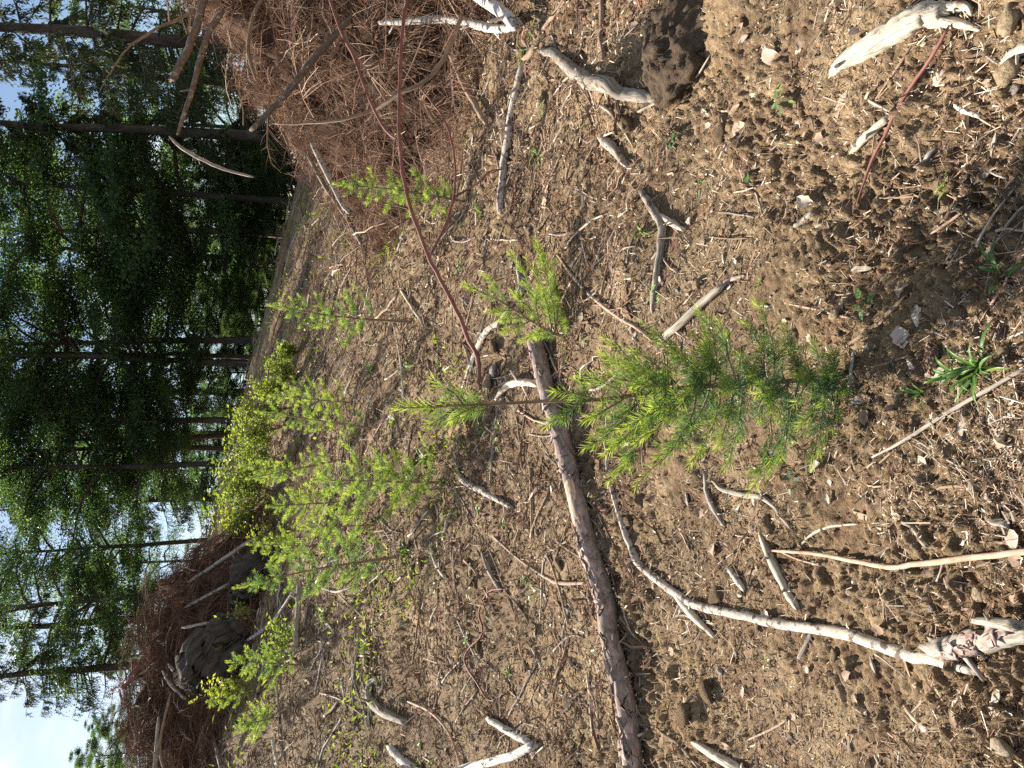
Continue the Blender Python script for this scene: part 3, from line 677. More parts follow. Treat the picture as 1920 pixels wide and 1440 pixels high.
# the long main log with flaking bark
log = empty('fallen_log', (0, 0, 0)); tag(log, 'long brown fallen trunk with flaking bark crossing behind the nearest sapling', 'log')
lp_px = [(1226, 1560), (1214, 1470), (1207, 1440), (1195, 1327), (1163, 1193), (1153, 1120), (1123, 1027), (1106, 960), (1093, 913), (1082, 863), (1068, 813), (1046, 747), (1029, 680), (1018, 638)]
lw = [44, 42, 41, 39, 38, 37, 36, 35, 33, 36, 33, 31, 31, 30]
LP, LR = pts_world(lp_px, lw, .012, n=90, sink=.15)
V, Q, T, co, _ = tubes(LP[None], LR[None], 20, True, .075, 5)
g = Geo(); g.add(V, Q, T, None, co); link('bark', g.mesh('bark', M['barkbrown']), log)
def shell(P, Rr, i0, i1, a0, a1, off, m_, name, parent, seed, na=7, curl=.0, jag=.25):
    """a curved sheet of bark or wood following a log's surface, with thickness and a torn outline"""
    r = np.random.default_rng(seed); n = max(4, i1 - i0 + 1); idx = np.linspace(i0, i1, n)
    p = np.stack([np.interp(idx, np.arange(len(P)), P[:, j]) for j in range(3)], -1); rad = np.interp(idx, np.arange(len(P)), Rr)
    tg = nrm(np.gradient(p, axis=0)); ax = np.array([0, 0, 1.0]); s = nrm(np.cross(tg, ax)); u = np.cross(s, tg)
    ja, jb = r.normal(0, jag, n), r.normal(0, jag, n)
    A = np.linspace(0, 1, na)[None] * ((a1 + jb) - (a0 + ja))[:, None] + (a0 + ja)[:, None]
    e = np.abs(np.linspace(-1, 1, na))[None] ** 3 * curl + np.abs(np.linspace(-1, 1, n))[:, None] ** 4 * curl
    rr = rad[:, None] * (1 + off + e * r.uniform(.4, 1.3, (n, 1)) + r.normal(0, .012, (n, na)))
    p = p[:, None, :] + tg[:, None, :] * r.normal(0, .15, (1, na))[..., None] * rad.mean()
    top = p + rr[..., None] * (np.cos(A)[..., None] * u[:, None] + np.sin(A)[..., None] * s[:, None])
    bot = p + (rr * .93 - .002)[..., None] * (np.cos(A)[..., None] * u[:, None] + np.sin(A)[..., None] * s[:, None])
    V = np.concatenate([top.reshape(-1, 3), bot.reshape(-1, 3)]); i = np.arange(n * na).reshape(n, na); o_ = n * na
    Q = [np.stack([i[:-1, :-1], i[:-1, 1:], i[1:, 1:], i[1:, :-1]], -1).reshape(-1, 4)]
    Q.append(Q[0][:, ::-1] + o_)
    ring = np.concatenate([i[0, :], i[1:, -1], i[-1, -2::-1], i[-2:0:-1, 0]]); rn = np.roll(ring, -1)
    Q.append(np.stack([ring, ring + o_, rn + o_, rn], -1))
    co = np.concatenate([np.stack([np.cos(A) * rad[:, None], np.sin(A) * rad[:, None], np.broadcast_to(idx[:, None] * .02, A.shape)], -1).reshape(-1, 3)] * 2)
    c = V.mean(0); g = Geo(); g.add(V - c, np.concatenate(Q), None, None, co)
    return link(name, g.mesh(name, M[m_]), parent, tuple(c))
shell(LP, LR, 46, 56, -1.15, 1.35, .02, 'peeled', 'bare_wood', log, 3, 11, .0, .12)['label'] = 'pale bare wood where the bark has peeled off'
rr_ = random.Random(4)
for k in range(64):
    i0 = rr_.choice(list(range(4, 44)) * 2 + list(range(56, 86))); a = rr_.uniform(-1.25, 1.5); w = rr_.uniform(.3, .75)
    shell(LP, LR, i0, i0 + rr_.randint(1, 4), a - w / 2, a + w / 2, rr_.uniform(.02, .07), rr_.choice(['flake', 'flake', 'barkbrown']), 'bark_flake', log, 100 + k, 5, rr_.uniform(.03, .2))

# the thinner branch lying in front of it
br = empty('fallen_branch', (0, 0, 0)); tag(br, 'long bent branch with muddy bark lying below the fallen trunk', 'branch')
stick('main_stem', None, None, [(1140, 780), (1140, 830), (1147, 897), (1163, 960), (1190, 1030), (1208, 1062), (1255, 1100), (1310, 1135), (1380, 1150), (1470, 1170), (1540, 1179), (1600, 1190), (1700, 1223), (1765, 1238), (1845, 1262)], [5, 6, 8, 10, 14, 15, 15, 15, 17, 18, 20, 22, 23, 22, 14], 'mottled', 12, .14, parent=br, n=70, sink=.2)
stick('fork', None, None, [(1266, 1106), (1300, 1148), (1345, 1196)], [13, 16, 9], 'bleached', 9, .16, parent=br, sink=.2)
stick('side_twig', None, None, [(1190, 1040), (1187, 1062), (1192, 1085)], [6, 4, 2], 'mottled', 6, parent=br)
# the raised red branch
rb_ = empty('leaning_branch', (0, 0, 0)); tag(rb_, 'smooth reddish branch arching out of the tall brush heap to the ground', 'branch')
Yr = [5.9, 5.7, 5.5, 5.3, 5.15, 5.05, 4.95, 4.9, 4.9, 4.95]
stick('main_stem', None, None, [(775, -40), (757, 30), (750, 150), (749, 260), (762, 360), (803, 480), (847, 563), (880, 640), (896, 672), (899, 728)], [6, 6.5, 7, 6.5, 7.5, 7, 8.5, 8, 9, 7], 'redtwig', 9, .12, kink=.2, Y=Yr, parent=rb_, n=50)
stick('side_shoot', None, None, [(806, 482), (837, 417), (851, 367), (853, 307), (837, 233), (800, 180), (756, 130)], [5, 4.5, 4.5, 4, 4, 3.5, 2.5], 'redtwig', 7, .1, kink=.2, Y=[5.08, 5.1, 5.15, 5.3, 5.5, 5.8, 6.0], parent=rb_)
stick('side_shoot', None, None, [(850, 370), (890, 347), (917, 323), (943, 317)], [5, 4, 4, 3], 'redtwig', 6, .05, Y=[5.15, 5.0, 4.9, 4.85], parent=rb_)

# bleached driftwood-like piece by the top corner
dw = empty('weathered_wood', (0, 0, 0)); tag(dw, 'large bleached cracked piece of old wood with a forked hollow end', 'dead wood')
stick('body', None, None, [(1563, 138), (1590, 117), (1630, 93), (1675, 68), (1715, 43), (1752, 25), (1785, 18)], [12, 26, 38, 44, 46, 40, 26], 'bleached', 16, .17, parent=dw, n=36, sink=.3)
stick('prong', None, None, [(1745, 40), (1780, 42), (1812, 48), (1842, 58)], [30, 20, 16, 5], 'bleached', 10, .2, parent=dw)
stick('prong', None, None, [(1772, 18), (1800, 10), (1818, 14), (1822, 28)], [24, 18, 14, 6], 'bleached', 10, .2, parent=dw)
stick('splinter', None, None, [(1556, 145), (1575, 122), (1590, 108)], [5, 9, 10], 'bleached', 7, .2, parent=dw)

S = [  # name, label, points, widths, material, options
 ('weathered_branch', 'gnarled grey weathered branch lying below the dark clod mound', [(1013, 95), (1047, 103), (1073, 127), (1107, 150), (1140, 160), (1180, 177), (1220, 182), (1237, 187)], [10, 20, 24, 27, 30, 26, 24, 14], 'greywood', dict(sides=14, rough=.2, kink=.12)),
 ('root', 'long thin grey root curving out below the gnarled branch', [(1073, 133), (1107, 170), (1140, 203), (1167, 237), (1190, 277)], [12, 9, 8, 7, 4], 'greywood', {}),
 ('fallen_pole', 'straight pale barked pole with broken end near the brush heap', [(985, 118), (970, 187), (960, 253), (950, 310), (942, 397)], [15, 16, 17, 16, 15], 'mottled', dict(sides=11, rough=.07)),
 ('dead_branch', 'dark branch running on from the straight pale pole into the brush', [(988, 112), (1003, 93), (1027, 50), (1057, 8), (1075, -30)], [11, 11, 10, 10, 10], 'browntwig', {}),
 ('birch_log', 'short pale log with dark cut end at the foot of the brush heap', [(905, -18), (933, 1), (967, 22), (999, 49)], [22, 22, 23, 24], 'birch', dict(sides=14, rough=.05, ends=.95, lift=.10)),
 ('birch_branch', 'pale curved branch lying under the heap beside the cut log', [(990, 50), (940, 56), (907, 48), (847, 38), (773, 41), (720, 44)], [14, 16, 16, 15, 14, 10], 'birch', dict(sides=11, rough=.08, on='surf', lift=.03)),
 ('dead_branch', 'brown stick slanting out of the heap above the green sapling', [(850, 98), (873, 150), (893, 187), (921, 235)], [9, 11, 11, 10], 'browntwig', dict(on='surf', lift=.02)),
 ('dead_branch', 'dark brown stick lying across the litter between heap and clod mound', [(1133, -20), (1132, 40), (1134, 90), (1134, 138)], [10, 11, 11, 8], 'browntwig', {}),
 ('twig', 'thin pale twig pointing up beside the small round leaves', [(1203, 210), (1240, 190), (1280, 167), (1310, 145), (1338, 102)], [5, 5, 5, 4, 3], 'bleached', dict(sides=6, lift=.01)),
 ('root', 'stub of grey knotted root half buried above the green clover', [(1132, 258), (1150, 272), (1166, 292), (1178, 312)], [16, 22, 20, 10], 'greywood', dict(rough=.25, sides=12)),
 ('broken_branch', 'broken branch with splintered end running down to the sandy hollow', [(1207, 358), (1233, 400), (1246, 425), (1244, 462), (1237, 510), (1228, 560), (1224, 586)], [14, 17, 17, 16, 15, 11, 5], 'greywood', dict(rough=.13, sides=10)),
 ('wood_splinter', 'pale split piece of wood beside the broken branch', [(1238, 402), (1260, 416), (1285, 432)], [9, 14, 8], 'bleached', {}),
 ('root', 'thin reddish root winding over the sandy hollow to the sapling', [(1047, 478), (1080, 523), (1120, 563), (1160, 593), (1193, 613), (1226, 640)], [5, 6, 7, 7, 7, 5], 'tantwig', dict(sides=7)),
 ('dead_branch', 'pale mottled stick behind the foot of the arching red branch', [(868, 730), (884, 690), (895, 662), (917, 622), (943, 602), (962, 572)], [6, 8, 11, 13, 13, 8], 'mottled', dict(rough=.12)),
 ('dead_branch', 'grey stub of wood lying behind the low bushy sapling', [(976, 482), (980, 515), (985, 550)], [10, 14, 13], 'greywood', dict(rough=.12)),
 ('wood_splinter', 'curved bleached shard propped on the fallen trunk', [(938, 749), (958, 728), (985, 716), (1020, 722)], [6, 12, 15, 13], 'bleached', dict(rough=.2, lift=.03)),
 ('dead_branch', 'mottled stick with dark bark lying left of the nearest sapling top', [(858, 876), (868, 897), (890, 912), (925, 930), (965, 953)], [5, 11, 13, 12, 9], 'mottled', dict(rough=.14)),
 ('dead_branch', 'thin grey stick above the mottled stick near the sapling top', [(921, 910), (926, 850), (934, 765)], [6, 6, 4], 'greywood', dict(sides=7)),
 ('dead_branch', 'pale broken stick with a clean face beside the nearest sapling', [(1245, 640), (1280, 612), (1322, 572), (1365, 536)], [13, 15, 15, 13], 'bleached', dict(sides=10, rough=.1, lift=.015)),
 ('bark_piece', 'small dark curl of bark at the tip of the pale broken stick', [(1362, 530), (1380, 522), (1398, 516)], [8, 9, 4], 'barkbrown', {}),
 ('dead_branch', 'dark brown crooked stick pointing at the foot of the nearest sapling', [(1578, 659), (1610, 635), (1653, 603), (1680, 575), (1703, 550)], [6, 8, 9, 8, 5], 'browntwig', {}),
 ('twig', 'short grey stick at the very foot of the nearest sapling', [(1594, 728), (1598, 695), (1602, 658)], [8, 7, 6], 'greywood', {}),
 ('twig', 'thin pale twig lying over two stones near the grass', [(1473, 568), (1530, 580), (1600, 598)], [3, 4.5, 4], 'tantwig', dict(sides=6)),
 ('conifer_twig', 'spiky grey conifer twig crossing the corner by the grass tuft', [(1643, 857), (1703, 827), (1780, 777), (1863, 730), (1935, 690)], [4, 7, 8, 8, 8], 'greywood', dict(rough=.35, sides=8, lift=.012)),
 ('conifer_twig', 'thin side twig running from the spiky twig over the sand', [(1655, 780), (1700, 812), (1760, 850), (1845, 895)], [3, 4, 4, 3], 'greywood', dict(rough=.35, sides=6)),
 ('conifer_twig', 'lower thin side twig parallel to the spiky twig branch', [(1700, 825), (1740, 850), (1795, 885), (1830, 905)], [3, 4, 4, 3], 'greywood', dict(rough=.35, sides=6)),
 ('dead_branch', 'bleached stick with a bark strip left of the tan stem', [(1430, 1000), (1453, 1050), (1480, 1103), (1504, 1140)], [13, 19, 18, 15], 'bleached', dict(sides=11, rough=.12)),
 ('bent_stem', 'long smooth tan stem bending over the sandy soil', [(1457, 1032), (1513, 1035), (1560, 1041), (1620, 1053), (1680, 1063), (1730, 1057), (1790, 1050), (1850, 1043), (1960, 1031)], [5, 7, 8, 9, 10, 11, 12, 12, 13], 'tantwig', dict(sides=10, rough=.06, lift=.015)),
 ('twig', 'small pale twig with a frayed tip above the tan stem', [(1503, 1023), (1527, 1000), (1563, 987), (1613, 982)], [4, 6, 6, 3], 'bleached', dict(sides=7)),
 ('twig', 'short pale stick lying alone above the bend of the tan stem', [(1700, 977), (1727, 998), (1751, 1021)], [7, 9, 9], 'bleached', {}),
 ('dead_branch', 'short stub of grey stick between the roots and the fallen branch', [(1370, 1066), (1384, 1085), (1398, 1106)], [12, 13, 11], 'mottled', {}),
 ('root', 'short curved grey root nearest the sapling', [(1325, 886), (1330, 925), (1343, 957), (1362, 988)], [11, 11, 11, 7], 'greywood', dict(rough=.14)),
 ('root', 'longer wavy grey root beside the short curved root', [(1337, 897), (1357, 917), (1397, 928), (1430, 932), (1453, 947), (1470, 965), (1484, 992)], [7, 10, 11, 11, 10, 9, 5], 'greywood', dict(rough=.14)),
 ('dead_branch', 'short dark grey stub under the long bent branch', [(1524, 1188), (1514, 1210), (1500, 1234)], [8, 10, 9], 'greywood', {}),
 ('dead_branch', 'tan stick pointing down in the gravelly corner', [(1697, 1323), (1720, 1350), (1745, 1376)], [7, 10, 8], 'tantwig', {}),
 ('twig', 'thin kinked twig on the clods left of the long branch', [(1403, 1388), (1440, 1371), (1458, 1362), (1480, 1347)], [4, 5, 5, 4], 'tantwig', dict(sides=6)),
 ('wood_splinter', 'pale splintered wood piece at the lower picture edge', [(1300, 1392), (1340, 1412), (1375, 1432), (1410, 1455)], [8, 20, 20, 16], 'bleached', dict(rough=.22, sides=12)),
 ('dead_branch', 'dark thin stick beside the splintered wood piece', [(1247, 1373), (1275, 1395), (1313, 1440)], [6, 8, 8], 'browntwig', {}),
 ('birch_branch', 'white birch branch with black scars at the lower edge', [(845, 1452), (880, 1438), (917, 1430), (967, 1416), (1006, 1396)], [15, 15, 16, 16, 17], 'birch', dict(sides=12, rough=.05, ends=.95)),
 ('birch_branch', 'shorter white branch joining the scarred birch branch', [(917, 1347), (957, 1370), (996, 1390)], [11, 15, 15], 'birch', dict(sides=11, rough=.1)),
 ('birch_branch', 'white birch stick farther up the slope by the picture edge', [(735, 1400), (763, 1427), (800, 1455)], [15, 17, 16], 'birch', dict(sides=11, rough=.08)),
 ('weathered_branch', 'grey cracked driftwood branch with a hooked end on the slope', [(712, 1270), (699, 1280), (698, 1308), (722, 1333), (770, 1356)], [8, 14, 16, 17, 13], 'greywood', dict(rough=.18, sides=12)),
 ('twig', 'curved tan twig arching over the slope above the birch branch', [(770, 1315), (807, 1330), (833, 1353), (853, 1383), (872, 1440)], [3, 5, 5, 5, 5], 'tantwig', dict(sides=6, lift=.02)),
 ('twig', 'thin red twig snaking over the slope above the fallen trunk', [(952, 1103), (920, 1110), (903, 1147), (910, 1187), (883, 1217), (877, 1243), (900, 1280), (923, 1313), (952, 1297)], [3, 3.5, 3.5, 4, 4, 4, 4, 3, 2], 'redtwig', dict(sides=6, lift=.015)),
 ('root', 'pale curved root with a knob end right of the red twig', [(923, 1003), (973, 1047), (1017, 1077), (1040, 1090), (1067, 1094), (1102, 1092)], [4, 5, 6, 8, 8, 6], 'tantwig', dict(sides=7)),
 ('dead_branch', 'grey stick lying along the clods above the curved root', [(907, 1035), (921, 1070), (942, 1110)], [7, 10, 8], 'greywood', {}),
 ('dead_branch', 'pale bleached stick above the clods near the middle saplings', [(808, 1015), (818, 1050), (838, 1084)], [5, 9, 9], 'bleached', {}),
 ('dead_branch', 'grey stick lying below the bushy middle sapling', [(848, 958), (840, 985), (832, 1012)], [8, 9, 6], 'greywood', {}),
 ('twig', 'thin dark twig standing out of the far slope litter', [(640, 1113), (690, 1160), (693, 1193), (703, 1227), (700, 1273)], [3, 4, 4, 4, 3], 'browntwig', dict(sides=6, lift=.03)),
 ('twig', 'small bright stick lying in the hollow behind the fallen trunk', [(1000, 1217), (1010, 1236), (1018, 1258)], [5, 5, 4], 'bleached', dict(sides=7)),
 ('twig', 'short bright stick above the red twig', [(805, 1178), (812, 1155), (823, 1132)], [3, 5, 4], 'bleached', dict(sides=7)),
 ('wood_splinter', 'flat cracked bleached wood bit among the corner stones', [(1602, 284), (1630, 258), (1650, 238), (1669, 221)], [14, 17, 17, 15], 'bleached', dict(sides=10, rough=.12)),
 ('twig', 'dark red twig slanting across the litter by the bleached wood', [(1792, 52), (1760, 110), (1727, 157), (1697, 203), (1673, 253), (1647, 303), (1627, 357), (1617, 386)], [6, 7, 7, 7, 6, 6, 4, 3], 'redtwig', dict(sides=8, lift=.02)),
 ('twig', 'grey brown twig under the bleached forked wood', [(1722, 64), (1697, 107), (1673, 143), (1640, 190)], [4, 5, 5, 3], 'browntwig', dict(sides=7)),
 ('twig', 'thin pale stick below the dark red twig', [(1747, 438), (1775, 420), (1808, 396)], [4, 6, 5], 'tantwig', dict(sides=7)),
 ('twig', 'grey forked twig at the stony picture corner', [(1862, 470), (1890, 423), (1915, 393), (1935, 380)], [5, 6, 6, 5], 'greywood', dict(sides=7)),
 ('bark_piece', 'dark rough strip of bark among the fallen leaves', [(1500, 428), (1515, 412), (1533, 398)], [9, 13, 8], 'greywood', dict(rough=.3)),
 ('bark_piece', 'pale curled strip of bark with dark inside near the corner', [(1793, 198), (1815, 207), (1842, 220)], [10, 15, 9], 'birch', dict(rough=.25)),
 ('wood_splinter', 'grey pointed splinter of wood under the dark red twig', [(1757, 275), (1743, 293), (1732, 312)], [4, 12, 6], 'greywood', dict(rough=.2)),
 ('weathered_wood', 'broken bleached wood shard cut by the stony picture edge', [(1878, 118), (1905, 105), (1945, 85)], [6, 22, 26], 'bleached', dict(rough=.25, sides=12)),
 ('wood_chip', 'flat grey chip of wood by the upper part of the sandy slope edge', [(1858, 972), (1876, 977), (1893, 984)], [15, 18, 14], 'greywood', dict(rough=.15, sides=8)),
 ('bark_piece', 'rust red strip of shed bark leaning behind the fallen trunk', [(1083, 940), (1092, 990), (1108, 1045), (1122, 1088)], [8, 15, 15, 7], 'rustbark', dict(rough=.3, sides=10, lift=.015)),
 # on the left heap and the far slope
 ('birch_pole', 'longest pale pole leaning on the right flank of the dark heap', [(353, 1092), (474, 1011)], [5.4, 7.5, 7.5], 'greywood', dict(Y=[11.6, 11.1, 10.6], sides=8, rough=.08, n=14)),
 ('birch_pole', 'second pale pole leaning on the dark heap above the stump', [(347, 1139), (432, 1093)], [5.4, 6.1, 5.4], 'greywood', dict(Y=[11.4, 11.0, 10.6], sides=8, rough=.08, n=14)),
 ('birch_pole', 'short pale upright stick stuck in the middle of the dark heap', [(342, 1177), (394, 1167)], [5.4, 6.1, 4.8], 'greywood', dict(Y=[11.0, 10.8, 10.7], sides=8)),
 ('birch_pole', 'curved short pale log on the top left of the dark heap', [(316, 1246), (331, 1261), (348, 1262)], [4.8, 6.1, 4.8], 'greywood', dict(Y=[11.0, 10.9, 10.8], sides=8)),
 ('birch_pole', 'pale forked stick left of the curved short log on the heap', [(305, 1258), (318, 1281), (349, 1312)], [4.1, 6.1, 5.4], 'greywood', dict(Y=[11.1, 11.0, 10.8], sides=8)),
 ('birch_pole', 'pale pole lying level on the left end of the dark heap', [(288, 1470), (298, 1345)], [8.8, 8.2, 6.1], 'greywood', dict(Y=[10.6, 10.8, 11.0], sides=8)),
 ('dead_branch', 'thin dark branch along the level pale pole on the heap', [(320, 1300), (300, 1400), (318, 1470)], [5, 6, 6], 'browntwig', dict(Y=[11.0, 10.8, 10.6])),
 ('dead_branch', 'red brown spike rising from the crest of the dark heap', [(300, 1220), (282, 1240), (240, 1268)], [8, 7, 5], 'redtwig', dict(Y=[11.8, 11.8, 11.8])),
 ('dead_branch', 'thicker red brown stub sticking up left on the heap crest', [(262, 1268), (246, 1276), (228, 1291)], [7, 8, 9], 'redtwig', dict(Y=[11.9, 11.9, 11.9])),
 ('dead_branch', 'short red brown splinter standing in the heap near the forked tree', [(345, 1110), (325, 1107), (307, 1115)], [8, 8, 5], 'redtwig', dict(Y=[11.9, 11.9, 11.9])),
 ('birch_pole', 'pale pole lying below the stump toward the saplings', [(473, 1201), (520, 1167), (568, 1099)], [6.1, 6.1, 5.4], 'mottled', dict(sides=8, lift=.06)),
 ('dead_branch', 'grey pole lying level in front of the stump', [(567, 1214), (571, 1150), (573, 1090)], [10, 11, 10], 'greywood', dict(lift=.05)),
 ('dead_branch', 'crooked grey branch at the left foot of the dark heap', [(408, 1365), (422, 1420), (436, 1470)], [6, 8, 8], 'greywood', dict(lift=.06)),
 ('birch_pole', 'pale stick with short forks left on the far slope', [(520, 1388), (527, 1420), (530, 1440)], [6.1, 5.4, 4.1], 'birch', dict(lift=.04)),
 # on the tall heap
 ('broken_log', 'stout broken brown log poking out of the top of the tall heap', [(390, -30), (372, 40), (352, 92), (324, 148)], [12, 14, 14, 13], 'barkgrey', dict(Y=[7.6, 7.5, 7.4, 7.3], sides=14, rough=.12, ends=.97, kink=.06)),
 ('broken_log', 'second broken log with splintered tip hanging out of the tall heap', [(418, 20), (392, 60), (376, 110), (360, 170), (333, 250)], [11, 12, 11, 10, 7], 'barkgrey', dict(Y=[7.4, 7.3, 7.2, 7.1, 7.0], sides=12, rough=.1)),
 ('dead_branch', 'thin bare branch hanging from the splintered log tip', [(318, 256), (340, 277), (375, 297), (420, 317), (475, 332)], [4, 7, 7, 6, 4], 'greywood', dict(Y=[7.0, 6.95, 6.9, 6.9, 6.9])),
 ('dead_branch', 'thin dark branch reaching out of the heap against the spruces', [(365, 20), (330, 38), (280, 60), (240, 90), (215, 125), (188, 168)], [6, 5, 5, 4, 3, 2], 'browntwig', dict(kink=.25, Y=[7.5, 7.5, 7.4, 7.4, 7.3, 7.3])),
 ('dead_branch', 'long bark covered branch lying diagonally over the tall heap', [(660, 30), (610, 85), (565, 140), (530, 185), (500, 215), (470, 245)], [10, 13, 13, 12, 11, 9], 'barkgrey', dict(Y=[6.4, 6.5, 6.5, 6.6, 6.6, 6.7], rough=.12, sides=10)),
 ('dead_branch', 'straight dark branch across the heap above the arching red branch', [(868, 20), (842, 90), (800, 150), (750, 175), (700, 205), (640, 225), (560, 232), (515, 232)], [7, 9, 9, 8, 7, 6, 4, 2.5], 'browntwig', dict(kink=.2, Y=[5.7, 5.6, 5.7, 5.8, 6.0, 6.1, 6.3, 6.4], rough=.12)),
 ('dead_branch', 'dark reddish stem curving down the face of the tall heap', [(615, -10), (640, 60), (665, 110), (690, 180), (720, 240), (745, 262)], [5, 6, 6, 6, 5, 4], 'redtwig', dict(Y=[6.2, 6.1, 6.0, 5.9, 5.8, 5.7])),
 ('dead_branch', 'pale stick bundle end lying at the left tip of the tall heap', [(585, 270), (610, 320), (640, 380), (655, 400)], [9, 10, 9, 7], 'mottled', dict(Y=[7.6, 7.5, 7.3, 7.2])),
 ('dead_branch', 'long grey pole sloping down from the tip of the tall heap', [(590, 285), (625, 350), (660, 400), (700, 470)], [8, 9, 9, 7], 'greywood', dict(on='surf', lift=.08)),
 ('dead_branch', 'thin reddish sapling stem bending over the top of the heap', [(480, 150), (465, 90), (480, 20), (505, -20)], [6, 7, 7, 6], 'browntwig', dict(Y=[6.9, 6.9, 6.8, 6.8])),
]
for name, lab, pp, ww, mt, opt in S:
    opt = dict(opt)
    if opt.get('on') == 'surf': opt['on'] = surf
    stick(name, lab, name.replace('_', ' ').split()[-1] if name not in ('wood_splinter', 'wood_chip') else 'wood piece', pp, ww, mt, **opt)
# spikes along the conifer twig are in its rough outline; the grey bark covered stump piece at the edge:
lg = empty('broken_log', (0, 0, 0)); tag(lg, 'grey broken log end with peeling red brown bark at the lower corner', 'log')
_, GP, GR = stick('body', None, None, [(1770, 1214), (1810, 1210), (1850, 1202), (1900, 1192), (1960, 1180)], [34, 38, 40, 40, 40], 'greywood', 14, .09, parent=lg, lift=.02, n=30, ends=.93)
stick('limb', None, None, [(1858, 1160), (1890, 1162), (1950, 1170)], [10, 18, 26], 'greywood', 10, .14, parent=lg, lift=.05)
for k in range(9):
    i0 = rr_.randint(3, 22); a = rr_.uniform(-1.2, 1.2); shell(GP, GR, i0, i0 + rr_.randint(2, 5), a - .45, a + .45, rr_.uniform(.04, .12), 'flake', 'bark_flake', lg, 300 + k, 6, .22)

# other loose sticks on the slope, a little smaller than the ones above
def loose_sticks(n, y0, y1, Lr, Rr_, label, group, name, seed, mats, half=.5):
    r = np.random.default_rng(seed); c = 0
    while c < n:
        y = math.exp(r.uniform(math.log(y0), math.log(y1))); x = y * r.uniform(-half, half) * .98
        if float(pile_r(x, y)) > .05 or float(pile_l(x, y)) > .05 or (x * x / .09 + (y - 1.9) ** 2 / .04) < 1: continue
        L = r.uniform(*Lr) * min(1.4, .5 + y / 7); a = r.uniform(0, math.pi * 2); K = 7; s = np.linspace(-.5, .5, K)
        bx, by = x + L * s * math.cos(a) + r.normal(0, .10) * L * s ** 2 * 2 * -math.sin(a), y + L * s * math.sin(a) + r.normal(0, .12) * L * s ** 2 * 2 * math.cos(a)
        rad = r.uniform(*Rr_) * min(1.5, .55 + y / 8)
        z = Hs(bx, by) + rad * .7; z = z * .35 + np.linspace(z[0], z[-1], K) * .65; z = np.maximum(z, Hs(bx, by) + rad * .3) + .004
        P = np.stack([bx, by, z], -1) + r.normal(0, .25, (K, 3)) * rad
        V, Q, T, co, _ = tubes(P[None], (rad * np.linspace(1, r.uniform(.5, .9), K) * r.uniform(.85, 1.1, K))[None], 6, True, .12, int(r.integers(90)))
        cc = P.mean(0); g = Geo(); g.add(V - cc, Q, T, None, co)
        tag(link(name, g.mesh(name, M[mats[int(r.integers(len(mats)))]]), None, tuple(cc)), label, 'stick', group); c += 1
loose_sticks(70, 1.3, 3.6, (.06, .26), (.0018, .006), 'short loose twig lying on the near soil', 'loose twigs on the near soil', 'twig', 11, ['browntwig', 'tantwig', 'bleached', 'greywood', 'browntwig'])
loose_sticks(210, 3.4, 8.5, (.10, .50), (.0028, .0080), 'loose dry stick lying on the middle slope', 'loose sticks on the middle slope', 'stick', 12, ['browntwig', 'browntwig', 'tantwig', 'bleached', 'greywood', 'mottled', 'greywood'])
loose_sticks(160, 7.0, 21, (.2, .9), (.005, .012), 'loose pale pole lying on the far slope below the forest', 'loose poles on the far slope', 'stick', 13, ['greywood', 'tantwig', 'bleached', 'mottled', 'birch'])

# ================================================================ YOUNG CONIFERS
def needle_set(g, P, r, n, Ln, t0=.08, tone0=.35, tone1=.9, tip=True, ang=(1.05, .5), wid=.055):
    """soft needles around the shoot P (k,3)"""
    k = len(P); u = t0 + (1 - t0) * r.random(n); i = np.clip((u * (k - 1)).astype(int), 0, k - 2); f = (u * (k - 1) - i)[:, None]
    c = P[i] * (1 - f) + P[i + 1] * f; ax = nrm(P[i + 1] - P[i])
    rnd = nrm(np.cross(ax, r.normal(0, 1, (n, 3))))
    th = (ang[0] + (ang[1] - ang[0]) * u ** 1.5 + r.normal(0, .13, n))[:, None]
    d = ax * np.cos(th) + rnd * np.sin(th) + np.array([0, 0, .12])
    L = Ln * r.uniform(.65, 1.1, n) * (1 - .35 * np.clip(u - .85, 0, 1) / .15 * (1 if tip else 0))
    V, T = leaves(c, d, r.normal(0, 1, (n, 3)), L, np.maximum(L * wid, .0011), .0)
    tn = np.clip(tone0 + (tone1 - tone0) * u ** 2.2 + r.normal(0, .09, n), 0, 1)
    g.add(V, None, T, np.repeat(tn, 4))
